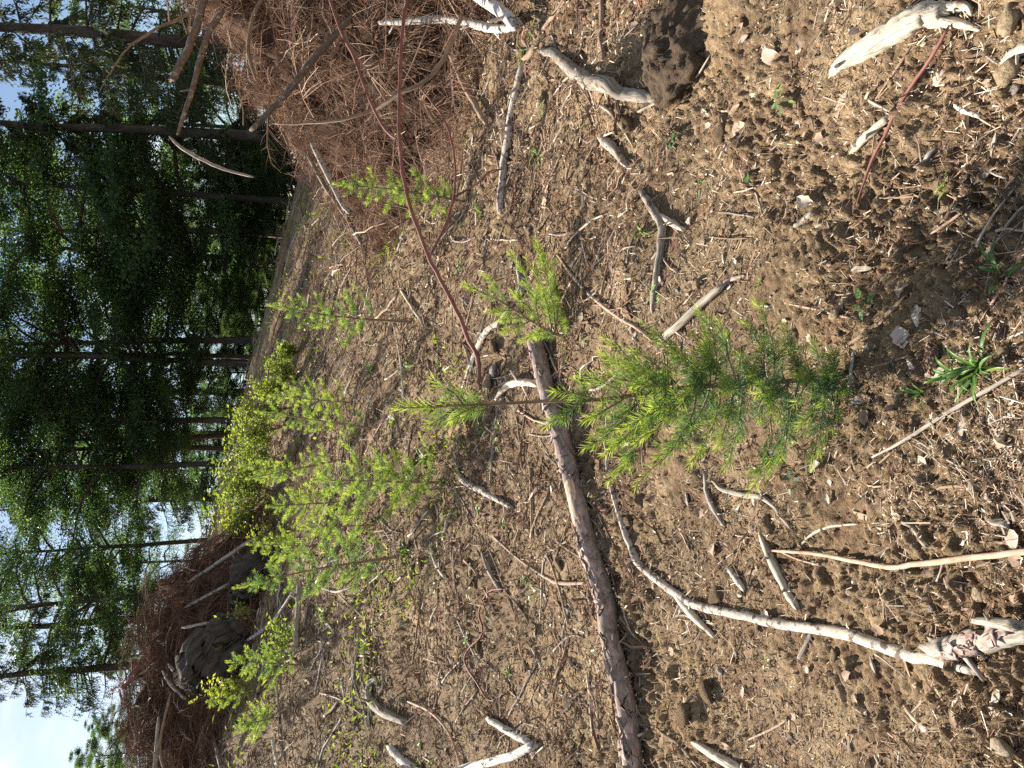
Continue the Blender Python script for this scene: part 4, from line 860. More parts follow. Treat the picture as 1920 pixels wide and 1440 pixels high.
def larch(label, stem, rad, branches, r, dens=1050, Ln=.034, group=None, per_branch=False, name='young_larch', bt=(.3, .9), wid=.055, side=True):
    """stem (k,3) world; branches: list of (start, end, sag)"""
    root = empty(name, tuple(stem[0])); tag(root, label, 'sapling', group); o0 = np.array(stem[0])
    SP_ = spline(stem, 24) - o0
    V, Q, T, co, _ = tubes(SP_[None], np.linspace(rad[0], rad[1], 24)[None], 8, True, .08, 3); g = Geo(); g.add(V, Q, T, None, co)
    link('stem', g.mesh('stem', M['browntwig']), root)
    allg = Geo(); first = True
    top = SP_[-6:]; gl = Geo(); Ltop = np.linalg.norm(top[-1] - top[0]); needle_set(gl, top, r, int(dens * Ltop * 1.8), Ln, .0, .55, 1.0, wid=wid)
    tag(link('leader_needles', gl.mesh('leader_needles', M['needle'], False), root), None, None, None, 'stuff')
    for (a, b, sag, *dk) in branches:
        a = np.array(a) - o0; b = np.array(b) - o0; L = np.linalg.norm(b - a)
        t = np.linspace(0, 1, 9)[:, None]; out = b - a
        P = a + out * t + np.array([0, 0, -1]) * sag * L * (4 * t * (1 - t)) + r.normal(0, .012, (9, 3)) * L * t
        V, Q, T, co, _ = tubes(P[None], np.linspace(rad[1] * .9 + .0035 * L, .0008, 9)[None], 5); g = Geo(); g.add(V, Q, T, None, co)
        bo = link('branch', g.mesh('branch', M['browntwig']), root)
        ng = Geo() if per_branch else allg
        bright = r.uniform(-.12, .12) + (dk[0] if dk else 0)
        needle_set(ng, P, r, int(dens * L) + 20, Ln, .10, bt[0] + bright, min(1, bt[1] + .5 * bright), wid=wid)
        if side and L > .12:
            for q in range(int(1 + L * (7 if per_branch else 12))):
                u = r.uniform(.25, .9); i = int(u * 8); ax = nrm(P[min(i + 1, 8)] - P[i]); sd_ = nrm(np.cross(ax, np.array([0, 0, 1])) * (1 if q % 2 else -1))
                l2 = L * r.uniform(.16, .38) * (1.2 - u); e = P[i] + (ax * .8 + sd_ * .8 + np.array([0, 0, r.normal(.1, .25)])) * l2
                PP = P[i] + (e - P[i]) * np.linspace(0, 1, 5)[:, None]
                V, Q, T, co, _ = tubes(PP[None], np.linspace(.0016, .0007, 5)[None], 3); gg = ng; gg.add(V, Q, T, .12, co)
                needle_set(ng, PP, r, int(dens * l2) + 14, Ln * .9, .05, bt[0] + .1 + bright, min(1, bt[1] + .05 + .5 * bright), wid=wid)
            for q in range(int(L * (10 if per_branch else 0))):   # short-shoot rosettes on the older wood
                u = r.uniform(.1, .7); i = int(u * 8); pp = P[i] + r.normal(0, .004, 3); d0 = nrm(r.normal(0, 1, 3) + np.array([0, 0, .7]))
                PP = pp + d0 * np.linspace(0, .008, 3)[:, None]; needle_set(ng, PP, r, 16, Ln * .8, 0, bt[0] - .05 + bright, bt[0] + .25 + bright, False, (1.2, .7), wid)
        if per_branch: tag(link('needles', ng.mesh('needles', M['needle'], False), bo), None, None, None, 'stuff')
    if not per_branch:
        tag(link('needles', allg.mesh('needles', M['needle'], False), root), None, None, None, 'stuff')
    return root
# the nearest sapling
base, _ = hit(1577, 704); YH = base.y
r5 = np.random.default_rng(55)
def hp(px, py, dy=0.0): return np.array(at(px, py, YH + dy)[0])
stem_px = [(1577, 704), (1500, 713), (1400, 720), (1280, 727), (1137, 749), (1047, 751), (940, 757), (840, 761), (747, 765)]
stem = [hp(a, b) for a, b in stem_px]; stem[0] = np.array(base) + np.array([0, 0, -.03])
sx = np.array([p[0] for p in stem_px][::-1]); sy = np.array([p[1] for p in stem_px][::-1])
tips = [(810, 713, .02), (848, 786, -.05), (862, 737, .07), (800, 795, .05), (872, 780, .02),
 (1040, 733, -.07), (1085, 702, .05), (1093, 790, -.06), (1112, 818, .1), (1120, 700, -.08), (1152, 838, .08), (1160, 682, .1), (1185, 722, -.15), (1192, 832, -.1), (1180, 655, .0), (1020, 797, .02), (1097, 842, .06), (1133, 852, -.06), (1143, 903, .05), (1190, 907, -.05), (1225, 862, .12), (1130, 632, .02), (1125, 662, .10), (1205, 607, -.05), (1235, 642, .10), (1170, 690, -.14), (1165, 800, -.16), (1215, 770, -.2), (1250, 790, .15),
 (1290, 872, -.05), (1310, 577, .0), (1350, 602, .12), (1420, 565, .0), (1262, 660, -.18), (1330, 690, .22), (1300, 800, .20), (1345, 840, -.14), (1380, 825, .1), (1403, 927, .0), (1440, 893, .08), (1300, 625, -.1), (1330, 640, -.2), (1395, 600, -.10),
 (1355, 735, -.26), (1415, 738, -.28), (1410, 700, -.25), (1490, 708, -.25), (1452, 770, -.22), (1540, 697, -.2), (1440, 640, .12), (1470, 612, .0), (1525, 640, .03), (1562, 660, -.1), (1520, 878, .0), (1480, 830, .1), (1535, 850, .06), (1588, 735, -.14), (1545, 760, -.2), (1500, 800, -.18), (1480, 650, -.16), (1465, 860, -.1), (1385, 665, .2), (1420, 790, .22), (1360, 880, .06), (1240, 700, .2), (1275, 745, -.25)]
brs = []
for (tx, ty, dy) in tips:
    dyc = abs(ty - np.interp(tx, sx, sy)); ex = 45 if tx < 1000 else (70 if tx < 1260 else 22)
    axx = min(1560, tx + ex + (.25 if tx < 1300 else .05) * dyc + 40 * abs(dy)); ayy = np.interp(axx, sx, sy)
    brs.append((hp(axx, ayy), hp(tx, ty, dy), r5.normal(.10 if tx < 1300 else .03, .05), -.30 * float(sstep(1180, 1480, tx))))
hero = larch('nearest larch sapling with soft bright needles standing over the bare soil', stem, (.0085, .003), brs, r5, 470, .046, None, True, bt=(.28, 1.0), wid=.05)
# the low bushy sapling at the end of the fallen trunk
b2, _ = hit(1058, 632); Y2 = b2.y; h2 = lambda a, b, dy=0.0: np.array(at(a, b, Y2 + dy)[0])
st2 = [np.array(b2), h2(1030, 622), h2(990, 598), h2(940, 566), h2(868, 532)]
tp = [(1003, 448, 0), (960, 470, .1), (905, 513, .1), (990, 482, -.1), (1030, 500, .05), (1045, 560, -.1), (973, 642, 0), (940, 625, .1), (1064, 672, -.05), (1060, 600, -.2), (1000, 630, -.15), (935, 600, -.1), (960, 545, -.2), (1010, 540, .1), (1075, 640, .05), (910, 585, .05)]
brs2 = []
for (a, b, dy) in tp:
    u = np.clip((1058 - a) / 190 - .12, .03, .85); k = np.array(spline(st2, 20))[int(u * 19)]
    brs2.append((k, h2(a, b, dy), .05))
brs2.append((h2(1040, 625), h2(1003, 448, .02), .12))
larch('low bushy larch sapling with two tips at the end of the fallen trunk', st2, (.012, .004), brs2, r5, 520, .045, None, False, bt=(.55, 1.0), wid=.06)
# saplings up the slope
def auto_larch(label, base_px, top_px, spread, r, bt=(.35, .85), dens=300, Ln=.05, nb=26, cbot=.12, grp='saplings up the slope'):
    p0, t0 = hit(*base_px); p1, _ = at(top_px[0], top_px[1], p0.y); Hh = (p1 - p0).length
    mid = (p0 + p1) / 2 + Vector((r.normal(0, .02), r.normal(0, .02), 0)) * Hh
    S_ = spline([tuple(p0), tuple(mid), tuple(p1)], 30); W = spread * .5 / F_PX * t0
    bl = []
    for k in range(nb):
        h = cbot + (.93 - cbot) * (k + .5) / nb + r.normal(0, .01); az = k * 2.399 + r.normal(0, .3); i = int(np.clip(h, 0, .98) * 29)
        l = W * (1.08 - h) ** .75 * r.uniform(.65, 1.2) * (1.1 if h > .3 else .8); el = r.uniform(.15, .65)
        a = S_[i]; bl.append((a, a + np.array([math.cos(az) * l, math.sin(az) * l, math.sin(el) * l]), .10))
    return larch(label, [S_[0], S_[15], S_[29]], (.006 * Hh + .006, .003), bl, r, dens, Ln, grp, False, bt=bt, wid=.085)
A_ = [
 ('fresh green larch sapling growing at the foot of the tall brush heap', (872, 378), (626, 345), 120, (.45, .95), 30),
 ('larch sapling with a bare lower stem in front of the sunny trunks', (772, 604), (503, 572), 125, (.35, .92), 24),
 ('slender pale larch sapling with thin stem in front of the yellow shrubs', (695, 803), (478, 772), 95, (.5, .95), 24),
 ('bushiest of the middle larch saplings with bright green crown', (832, 905), (585, 900), 205, (.45, .95), 34),
 ('leaning larch sapling left behind the bushy one', (640, 862), (462, 898), 85, (.5, .95), 22),
 ('tall dark green larch sapling in front of the old stump', (745, 1044), (440, 1102), 165, (.30, .75), 32),
 ('small larch sapling between the bushy and the tall dark one', (700, 985), (560, 990), 100, (.5, .95), 20),
 ('yellow green larch sapling below the left end of the stump', (565, 1247), (425, 1240), 110, (.45, .9), 22),
 ('small yellowish larch sapling at the left foot of the dark heap', (480, 1292), (388, 1316), 85, (.6, 1.0), 18),
 ('bright larch sapling right of the slender pale one', (660, 755), (505, 742), 90, (.6, 1.0), 22),
 ('bright larch sapling at the right end of the dark heap', (590, 1025), (465, 1020), 100, (.6, 1.0), 22),
 ('far bright larch sapling among the yellow shrubs', (560, 880), (450, 872), 70, (.6, 1.0), 18),
 ('low larch sapling by the left picture edge of the slope', (520, 1345), (440, 1362), 90, (.5, .9), 18),
 ('bright larch sapling close behind the bushy one', (665, 940), (500, 950), 110, (.6, 1.0), 22),
 ('tiny larch sapling hidden behind the slender pale one', (600, 735), (520, 715), 60, (.5, .95), 14),
]
for i, (lab, b, t, w, bt, nb) in enumerate(A_):
    auto_larch(lab, b, t, w, np.random.default_rng(500 + i), bt, 400, .048, nb, .3 if 'bare' in lab else .12)

# ================================================================ SHRUBS, HERBS, GRASS
def shrub(label, base_px, h_px, w_px, seed, nl=420, name='leafy_shrub', tone=(.48, .25), leaf=.07, grp='leafy shrubs along the crest', Y=None):
    r = np.random.default_rng(seed); p0, t0 = hit(*base_px) if Y is None else (None, None)
    if Y is not None:
        d = ray(*base_px); p0 = Vector((d.x * Y / d.y, Y, float(Hs(d.x * Y / d.y, Y)))); t0 = Y
    hh, ww = h_px / F_PX * t0, w_px / F_PX * t0 * .5
    root = empty(name, tuple(p0)); tag(root, label, 'shrub', grp)
    ns = 9; g = Geo(); s = np.linspace(0, 1, 6); az = r.uniform(0, 6.28, ns); out = r.uniform(.2, 1, ns) * ww; hs = hh * r.uniform(.55, 1.05, ns)
    P = np.stack([np.cos(az)[:, None] * out[:, None] * s, np.sin(az)[:, None] * out[:, None] * s, hs[:, None] * s ** .9], -1) + r.normal(0, .02, (ns, 6, 3)) * s[None, :, None]
    V, Q, T, co, _ = tubes(P, np.full((ns, 1), .006) * (1 - .7 * s), 4); g.add(V, Q, T, None, co); link('stems', g.mesh('stems', M['browntwig']), root)['kind'] = 'stuff'
    k = r.integers(0, ns, nl); u = r.uniform(.25, 1.05, nl); i = np.clip((u * 5).astype(int), 0, 4); f = (u * 5 - i)[:, None]
    c = P[k, i] * (1 - f) + P[k, i + 1] * f + r.normal(0, 1, (nl, 3)) * np.array([.22, .22, .13]) * ww
    V, T = leaves(c, r.normal(0, 1, (nl, 3)) * np.array([1, 1, .5]), r.normal(0, .5, (nl, 3)) + np.array([0, 0, 1]), leaf * r.uniform(.6, 1.2, nl), leaf * .6 * r.uniform(.6, 1.2, nl))
    g2 = Geo(); g2.add(V, None, T, np.repeat(np.clip(r.normal(tone[0], tone[1], nl) + .2 * (u - .5), 0, 1), 4))
    tag(link('foliage', g2.mesh('foliage', M['shrubleaf'], False), root), None, None, None, 'stuff')
SH = [(562, 660, 40, 50), (560, 705, 60, 70), (545, 730, 75, 60), (548, 765, 90, 60), (535, 800, 85, 70), (530, 830, 110, 60), (528, 862, 90, 60), (520, 890, 110, 70), (515, 920, 105, 70), (505, 950, 95, 70), (500, 985, 85, 60)]
for i, (a, b, hgt, w) in enumerate(SH):
    n_ = ['rightmost', 'second from right', 'third from right', 'fourth from right', 'fifth from right', 'middle', 'fifth from left', 'fourth from left', 'third from left', 'second from left', 'leftmost'][i]
    shrub(f'{n_} yellow green leafy shrub in the row before the dark trunks', (a, b), hgt * 1.05, w * 1.15, 700 + i, 520)
shrub('small yellow leafed shrub growing out of the dark heap', (430, 1150), 60, 40, 731, 70, tone=(.95, .1), leaf=.06, grp='leafy shrubs on the heap', Y=10.4)
shrub('yellow green shrub at the right end of the dark heap', (505, 1000), 70, 50, 732, 160, tone=(.85, .15), leaf=.06, grp='leafy shrubs on the heap', Y=10.6)
shrub('yellow shrub in front of the left side of the stump', (470, 1282), 90, 50, 733, 200, tone=(.85, .15), leaf=.06, grp='leafy shrubs on the heap')
shrub('low green shrub below the stump among thin sticks', (560, 1195), 70, 90, 734, 260, tone=(.45, .15), leaf=.06, grp='leafy shrubs on the heap')

def tuft(p, n, L, seed, label, group=None, name='grass_tuft', wid=.006, droop=.5, tone=(.5, .2), par='blades'):
    r = np.random.default_rng(seed); az = r.uniform(0, 6.28, n); el = r.uniform(.35, 1.3, n); l = L * r.uniform(.5, 1.1, n); K = 6; s = np.linspace(0, 1, K)
    hz = np.stack([np.cos(az), np.sin(az), 0 * az], -1)
    P = hz[:, None] * (l * np.cos(el))[:, None, None] * s[None, :, None] + np.array([0, 0, 1]) * ((l * np.sin(el))[:, None] * s - droop * l[:, None] * s ** 2.2)[..., None] + r.normal(0, .006, (n, 1, 3))
    sd_ = np.stack([-np.sin(az), np.cos(az), 0 * az], -1); w = wid * r.uniform(.6, 1.2, n)[:, None] * np.array([.7, 1, 1, .8, .5, .03])
    A, B = P + sd_[:, None] * w[..., None], P - sd_[:, None] * w[..., None]
    A[..., 2] += w * .5; B[..., 2] += w * .5
    V = np.stack([A, P, B], 2).reshape(-1, 3); i = np.arange(n * K * 3).reshape(n, K, 3)
    Q = np.concatenate([np.stack([i[:, :-1, j], i[:, :-1, j + 1], i[:, 1:, j + 1], i[:, 1:, j]], -1).reshape(-1, 4) for j in (0, 1)])
    tn = np.clip(r.normal(tone[0], tone[1], n), 0, 1)
    g = Geo(); g.add(V, Q, None, np.repeat(tn, K * 3))
    tag(link(name, g.mesh(name, M['grass']), None, (p[0], p[1], p[2])), label, 'grass', group)
def gp(px, py):
    p, _ = hit(px, py); p.z = float(H(p.x, p.y)) - .003; return p
tuft(gp(1835, 688), 26, .15, 1, 'green grass tuft by the spiky conifer twig', wid=.005)
tuft(gp(1795, 705), 12, .10, 2, 'smaller grass tuft just left of the green grass tuft', wid=.004)
tuft(gp(1725, 738), 10, .09, 3, 'thin grass sprig between the cone and the sapling foot', wid=.0035)
tuft(gp(1878, 520), 9, .13, 4, 'bluish broad bladed grass sprig at the stony corner', wid=.006, tone=(.2, .1))
tuft(gp(1425, 527), 8, .06, 5, 'tiny grass sprig at the tip of the pale broken stick', wid=.0035)
tuft(gp(1778, 345), 6, .06, 6, 'tiny yellow grass sprig near the corner stones', wid=.003, tone=(.95, .05))
tuft(gp(1555, 335), 5, .07, 7, 'few grass blades below the dark red twig', wid=.004)
for i, (a, b, n, L) in enumerate([(800, 860, 26, .22), (775, 870, 20, .2), (905, 805, 22, .16), (850, 790, 16, .16), (740, 790, 18, .2), (770, 690, 14, .2), (730, 880, 18, .24), (700, 690, 14, .22), (935, 800, 12, .12), (905, 955, 10, .1), (765, 1030, 16, .2), (690, 1210, 16, .2), (610, 1150, 18, .25), (560, 1180, 22, .3), (510, 1220, 20, .3), (985, 1090, 10, .08), (905, 395, 12, .12), (1010, 290, 12, .14), (985, 100, 9, .14), (650, 950, 16, .3), (640, 640, 14, .25), (880, 1200, 8, .1), (1205, 435, 5, .09), (955, 1260, 7, .1), (790, 1400, 8, .1)]):
    tuft(gp(a, b), n, L, 20 + i, 'small green grass tuft growing through the slope litter', 'grass tufts on the slope', wid=.007, tone=(.7, .2))
def herb(p, n, L, seed, label, group=None, rnd=.95, tone=(.45, .2), stem_h=.03, name='seedling', m_='herb'):
    r = np.random.default_rng(seed); root = empty(name, tuple(p)); tag(root, label, 'plant', group)
    g = Geo(); az = np.arange(n) * 2.4 + r.uniform(0, 1); out = L * r.uniform(.15, .9, n); hgt = stem_h * r.uniform(.5, 1.3, n)
    tipp = np.stack([np.cos(az) * out, np.sin(az) * out, hgt], -1); s = np.linspace(0, 1, 4)
    P = tipp[:, None] * s[None, :, None] * np.array([1, 1, 1]); V, Q, T, co, _ = tubes(P, np.full((n, 4), .0009), 3); g.add(V, Q, T, .3, co); link('stems', g.mesh('stems', M[m_]), root)['kind'] = 'stuff'
    for k in range(n):   # each leaf a rounded blade
        l = L * r.uniform(.7, 1.1); a = np.linspace(0, 2 * math.pi, 11)[:-1]; d = np.array([math.cos(az[k]), math.sin(az[k])]); q = np.array([-d[1], d[0]])
        u = .5 - .5 * np.cos(a); v = .5 * np.sin(a) * rnd * (1 - .35 * u)
        V = np.stack([d[0] * u * l + q[0] * v * l, d[1] * u * l + q[1] * v * l, np.abs(v) * l * .35 - u * l * .15], -1) + tipp[k]
        V = np.concatenate([V, (tipp[k] + np.array([d[0], d[1], -.15]) * l * .5)[None] * np.array([1, 1, 1])])
        T = np.array([[j, (j + 1) % 10, 10] for j in range(10)]); gg = Geo(); gg.add(V, None, T, np.clip(r.normal(*tone), 0, 1)); link('leaf', gg.mesh('leaf', M[m_]), root)
herb(gp(1418, 355), 1, .042, 61, 'single round green leaf on the soil among dead leaves', rnd=.95, tone=(.2, .05))
herb(gp(1500, 905), 3, .026, 62, 'three leafed grey green seedling left of the nearest sapling', tone=(.15, .1))
herb(gp(1625, 575), 4, .034, 63, 'pale toothed seedling by the dark crooked stick', tone=(.5, .15), rnd=.8)
herb(gp(1268, 268), 5, .034, 64, 'clover like seedling in the shade of the soil bank', tone=(.25, .15), rnd=.9)
herb(gp(1265, 155), 2, .045, 65, 'two round leaves at the edge of the dark clod mound', tone=(.3, .1), rnd=.95)
herb(gp(1490, 190), 7, .035, 66, 'sprawling seedling with narrow green leaves near the bleached wood', tone=(.6, .25), rnd=.45, stem_h=.05)
herb(gp(1322, 348), 3, .03, 67, 'tiny narrow leafed seedling on the crumbly bank', tone=(.5, .2), rnd=.5)
herb(gp(1115, 1225), 4, .045, 68, 'small bluish seedling close behind the fallen trunk', tone=(.2, .1), rnd=.5)
herb(gp(1445, 1240), 3, .015, 69, 'tiny bright seedling on the clods by the bent branch', tone=(.95, .05), rnd=.7)
herb(gp(1100, 640), 4, .03, 70, 'bright seedling under the low bushy sapling', tone=(.9, .1), rnd=.7)
herb(gp(905, 955), 5, .04, 71, 'bright leafy seedling below the mottled stick', tone=(.85, .1), rnd=.6)
herb(gp(852, 418), 5, .03, 72, 'small red leafed plant in the brush litter', tone=(.5, .3), rnd=.7, m_='redleaf')
for i, (a, b) in enumerate([(900, 385), (770, 900), (860, 860), (740, 770), (700, 640), (825, 690), (940, 830), (1030, 205), (1020, 300), (890, 1105), (1010, 1110), (820, 1095), (760, 560), (955, 985), (690, 880), (1240, 550), (870, 500), (1010, 60), (620, 700), (660, 1080)]):
    herb(gp(a, b), 5, .04 + .00003 * (1100 - a), 80 + i, 'small leafy seedling scattered over the littered slope', 'seedlings on the slope', rnd=.55, tone=(.7, .2), stem_h=.05)

# ================================================================ STONES, LEAVES, CONES, CHIPS
def stone_mesh(seed):
    r = np.random.default_rng(seed); n, k = 14, 8
    th, ph = np.meshgrid(np.linspace(0, 2 * math.pi, n, endpoint=False), np.linspace(0, math.pi, k)); D = np.stack([np.sin(ph) * np.cos(th), np.sin(ph) * np.sin(th), np.cos(ph)], -1)
    rr = np.full(D.shape[:2], 9.0)   # cut by random planes for an angular stone
    for _ in range(16):
        nn = nrm(r.normal(0, 1, 3)); dd = r.uniform(.6, 1.0); c = np.maximum((D * nn).sum(-1), .05); rr = np.minimum(rr, dd / c)
    rr = np.minimum(rr, 1.15) * (1 + .06 * noise3(D * 3 + seed, seed))
    V = D * rr[..., None] * np.array([1, r.uniform(.6, .9), r.uniform(.45, .75)]); i = np.arange(n * k).reshape(k, n); nx = np.roll(i, -1, 1)
    me = mk_mesh('stone', V, np.stack([i[:-1], i[1:], nx[1:], nx[:-1]], -1).reshape(-1, 4)); me.materials.append(M['stone']); return me
STN = [stone_mesh(900 + k) for k in range(8)]
def stone(p, s, rot, label, group=None, k=0, name='stone', flat=1.0):
    o = link(name, STN[k % 8], None, (p.x, p.y, float(H(p.x, p.y)) + s * .22 * flat)); o.scale = (s, s, s * flat); o.rotation_euler = (random.uniform(-.25, .25), random.uniform(-.25, .25), rot); tag(o, label, 'stone', group); return o
def spx(px, py, w): p, t = hit(px, py); return p, w * .5 / F_PX * t
for i, (a, b, w, lab, fl) in enumerate([
 (1568, 1233, 34, 'flat tan stone under the middle of the long bent branch', .6), (1590, 1240, 18, 'smaller tan stone touching the flat tan stone', .7), (1570, 1258, 12, 'small grey pebble beside the flat tan stone', .9), (1553, 1273, 14, 'pale grey pebble left of the flat tan stone', .9),
 (1573, 590, 32, 'rounded tan stone under the thin pale twig', .8), (1548, 585, 20, 'smaller tan stone beside the one under the pale twig', .8), (1612, 685, 18, 'pale stone at the foot of the nearest sapling', .8), (1310, 533, 26, 'yellowish rounded stone above the pale broken stick', .9),
 (1050, 557, 34, 'tan block of stone under the low bushy sapling', 1.0), (927, 693, 34, 'long yellowish stone in the litter by the red branch foot', .7), (920, 715, 34, 'dark round clod beside the long yellowish stone', .9), (1903, 140, 60, 'rounded brownish stone cut by the picture edge', .8), (1893, 35, 70, 'big earthy stone at the upper picture corner', .8), (1910, 170, 26, 'yellow stone below the rounded brownish stone', .8),
 (1700, 1032, 1, '', 0), (1837, 1115, 34, 'flat earthy stone right of the tan stem', .7), (1890, 1395, 60, 'big earthy lump at the lower picture corner', .7), (1835, 910, 28, 'tan stone near the end of the thin side twig', .8), (1880, 660, 34, 'brown clod of earth above the grass tuft', .9), (1765, 598, 22, 'small pale stone on the smooth dry mud', .8), (1718, 593, 22, 'tan stone beside the smooth dry mud', .8), (1590, 1110, 14, 'small tan pebble on the sand below the tan stem', .8), (1530, 1117, 14, 'small grey pebble in the shadow of the bleached stick', .7), (1040, 1360, 10, 'small stone in the hollow behind the fallen trunk', .8), (555, 848, 22, 'pale grey block showing behind the slender larch saplings', 1.3), (812, 603, 16, 'pale stone by the bare stemmed sapling', .8), (773, 1070, 40, 'flat tan slab of stone on the slope', .5), (687, 1247, 36, 'yellowish flat stone beside the thin dark twig', .5), (880, 1195, 20, 'tan rounded stone below the red twig', .8), (1050, 1060, 26, 'round brown clod behind the fallen trunk', .9)]):
    if not lab: continue
    p, s = spx(a, b, w); stone(p, s, i * 1.3, lab, None, i, 'stone', fl)
r8 = np.random.default_rng(81)
for i in range(150):
    x, y = fan(1, 1.2, 5.5, .5); p = Vector((float(x[0]), float(y[0]), 0)); s = float(np.clip(r8.lognormal(-4.75, .4), .005, .03)) * min(1.6, .6 + p.y / 4)
    stone(p, s, r8.uniform(0, 6), 'small loose pebble strewn over the bare soil', 'loose pebbles on the soil', i, 'pebble', r8.uniform(.7, 1))
for i in range(36):
    x, y = fan(1, 2.4, 8, .5); p = Vector((float(x[0]), float(y[0]), 0)); s = float(r8.uniform(.025, .06)) * min(1.5, .6 + p.y / 5)
    o = stone(p, s, r8.uniform(0, 6), 'rounded clod of dry earth on the slope', 'earth clods on the slope', i, 'earth_clod', r8.uniform(.6, .9)); o.location.z -= s * .2
    o.material_slots[0].link = 'OBJECT'; o.material_slots[0].material = M['soil']
# the dark mound of soil
mp_, mt_ = hit(1258, 100)
o = lump((0, 0, 0), (.24, .22, .13), (0, 0, 0), 21, M['dark_soil'], 'soil_clod', None, 90, .2, .24); o.location = (mp_.x, mp_.y + .03, mp_.z - .045); tag(o, 'dark mound of torn up soil below the gnarled branch', 'soil mound')
# dead leaves: curled blades
def deadleaf(p, L, rot, seed, label, group, tone):
    r = np.random.default_rng(seed); nu, nv = 7, 5; u = np.linspace(0, 1, nu); v = np.linspace(-1, 1, nv); U, Vv = np.meshgrid(u, v, indexing='ij')
    w = .36 * np.sin(U * math.pi) ** .7 * (1 + .15 * np.sin(U * 17 + seed)); c1_, c2_ = r.uniform(.1, .5), r.normal(0, .35)
    X, Y = (U - .5) * L, Vv * w * L; Z = L * (c1_ * Vv ** 2 * w * 1.2 + c2_ * (U - .5) ** 2 + .03 * r.normal(0, 1, U.shape)) + .004
    V = np.stack([X, Y, Z], -1); i = np.arange(nu * nv).reshape(nu, nv); Q = np.stack([i[:-1, :-1], i[1:, :-1], i[1:, 1:], i[:-1, 1:]], -1).reshape(-1, 4)
    g = Geo(); g.add(V, Q, None, np.full(nu * nv, tone) + r.normal(0, .05, nu * nv))
    o = link('dead_leaf', g.mesh('dead_leaf', M['deadleaf']), None, (p.x, p.y, float(H(p.x, p.y)) + .004)); o.rotation_euler = (r.normal(0, .35), r.normal(0, .35), rot); tag(o, label, 'leaf', group)
for i, (a, b, w, tn, lab) in enumerate([(1447, 105, 50, .8, 'large curled pale leaf on the soil below the dark mound'), (1390, 245, 42, .65, 'upright curled brown leaf on the crumbly bank'), (1526, 378, 34, .95, 'flat pale leaf by the tip of the dark red twig'), (1500, 80, 28, .4, 'brown folded leaf near the dark mound'), (1545, 262, 32, .5, 'brown leaf beside the flat cracked wood bit'), (1690, 630, 44, 1.0, 'white torn leaf between the crooked stick and the grass'), (1625, 750, 34, .25, 'dark brown curled leaf at the foot of the nearest sapling'), (1735, 870, 40, .8, 'rolled pale leaf by the spiky conifer twig'), (1697, 545, 34, .75, 'crumpled leaf at the end of the dark crooked stick'), (1413, 183, 26, .95, 'small pale leaf near the sprawling seedling'), (1490, 235, 30, .9, 'crumpled white leaf under the sprawling seedling'), (1605, 60, 26, .9, 'pale leaf scrap above the bleached wood')]):
    p, s = spx(a, b, w); deadleaf(p, s * 2, i * 1.9, 400 + i, lab, None, tn)
for i in range(120):
    x, y = fan(1, 1.2, 7, .5); p = Vector((float(x[0]), float(y[0]), 0)); deadleaf(p, r8.uniform(.02, .055) * min(1.6, .7 + p.y / 6), r8.uniform(0, 6), 430 + i, 'small dry leaf scrap lying in the litter', 'leaf scraps in the litter', float(np.clip(r8.normal(.6, .25), 0, 1)))
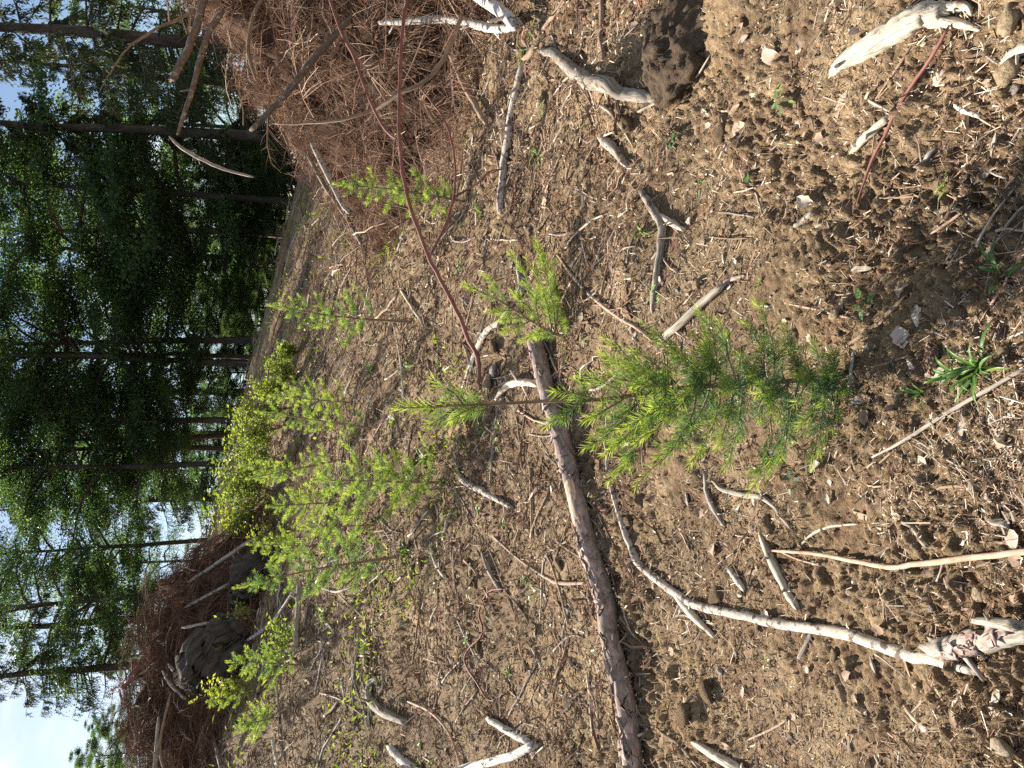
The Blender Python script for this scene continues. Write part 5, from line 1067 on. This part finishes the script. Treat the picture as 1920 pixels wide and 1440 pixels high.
# wood chips: wedge-shaped splinters
def chip_mesh(seed, m_):
    r = np.random.default_rng(seed); K = 5; s = np.linspace(-.5, .5, K); w = np.array([.25, .9, 1, .85, .3]) * r.uniform(.7, 1.2, K) * .16; h = w * .4
    P = np.stack([s, r.normal(0, .02, K), 0 * s], -1); V = np.stack([P + np.stack([0 * s, w, h * r.uniform(.3, 1, K)], -1), P + np.stack([0 * s, -w, h], -1), P + np.stack([0 * s, -w * .8, -h], -1), P + np.stack([0 * s, w * .9, -h], -1)], 1).reshape(-1, 3)
    i = np.arange(K * 4).reshape(K, 4); nx = np.roll(i, -1, 1); Q = np.concatenate([np.stack([i[:-1], nx[:-1], nx[1:], i[1:]], -1).reshape(-1, 4), i[0][None, ::-1], i[-1][None]])
    g = Geo(); g.add(V, Q, None, None, np.stack([V[:, 1] * .1, V[:, 2] * .1, V[:, 0] * .1], -1)); return g.mesh('wood_chip', M[m_], False)
CH = [chip_mesh(950 + k, ['bleached', 'greywood', 'tantwig', 'bleached', 'mottled', 'browntwig'][k % 6]) for k in range(12)]
for i in range(160):
    x, y = fan(1, 1.15, 9, .5); x, y = float(x[0]), float(y[0]); L = r8.uniform(.02, .08) * min(2.0, .55 + y / 4)
    o = link('wood_chip', CH[i % 12], None, (x, y, float(H(x, y)) + L * .04)); o.scale = (L, L * r8.uniform(.5, 1.3), L * r8.uniform(.6, 1.2)); o.rotation_euler = (r8.normal(0, .3), r8.normal(0, .25), r8.uniform(0, 6)); tag(o, 'small splinter of dry wood lying on the soil', 'wood chip', 'wood splinters on the soil')
# spruce cone with scales
def cone(px, py, wpx, rot, label):
    p, t = hit(px, py); L = wpx / F_PX * t; root = empty('spruce_cone', (p.x, p.y, float(H(p.x, p.y)) + L * .16)); root.rotation_euler = (0, 0, rot); tag(root, label, 'cone')
    g = Geo(); s = np.linspace(-.5, .5, 8); V, Q, T, co, _ = tubes(np.stack([s * L, 0 * s, 0 * s], -1)[None], (L * .15 * np.sqrt(np.clip(1 - (2 * s) ** 2, .05, 1)))[None], 8, True); g.add(V, Q, T, None, co); link('core', g.mesh('core', M['browntwig']), root)
    n = 70; k = np.arange(n); u = (k + .5) / n - .5; a = k * 2.399; rr = L * .14 * np.sqrt(np.clip(1 - (2 * u) ** 2, .08, 1)); o3 = np.stack([0 * a, np.cos(a), np.sin(a)], -1)
    c = np.stack([u * L, 0 * u, 0 * u], -1) + o3 * rr[:, None] * .9; V, T = leaves(c, o3 * .55 + np.array([1, 0, 0]), o3, np.full(n, L * .14), np.full(n, L * .14)); g = Geo(); g.add(V, None, T, np.repeat(np.clip(np.random.default_rng(3).normal(.35, .12, n), 0, 1), 4)); link('scales', g.mesh('scales', M['litter'], False), root)['kind'] = 'stuff'
cone(1752, 678, 62, .15, 'brown spruce cone lying beside the green grass tuft')
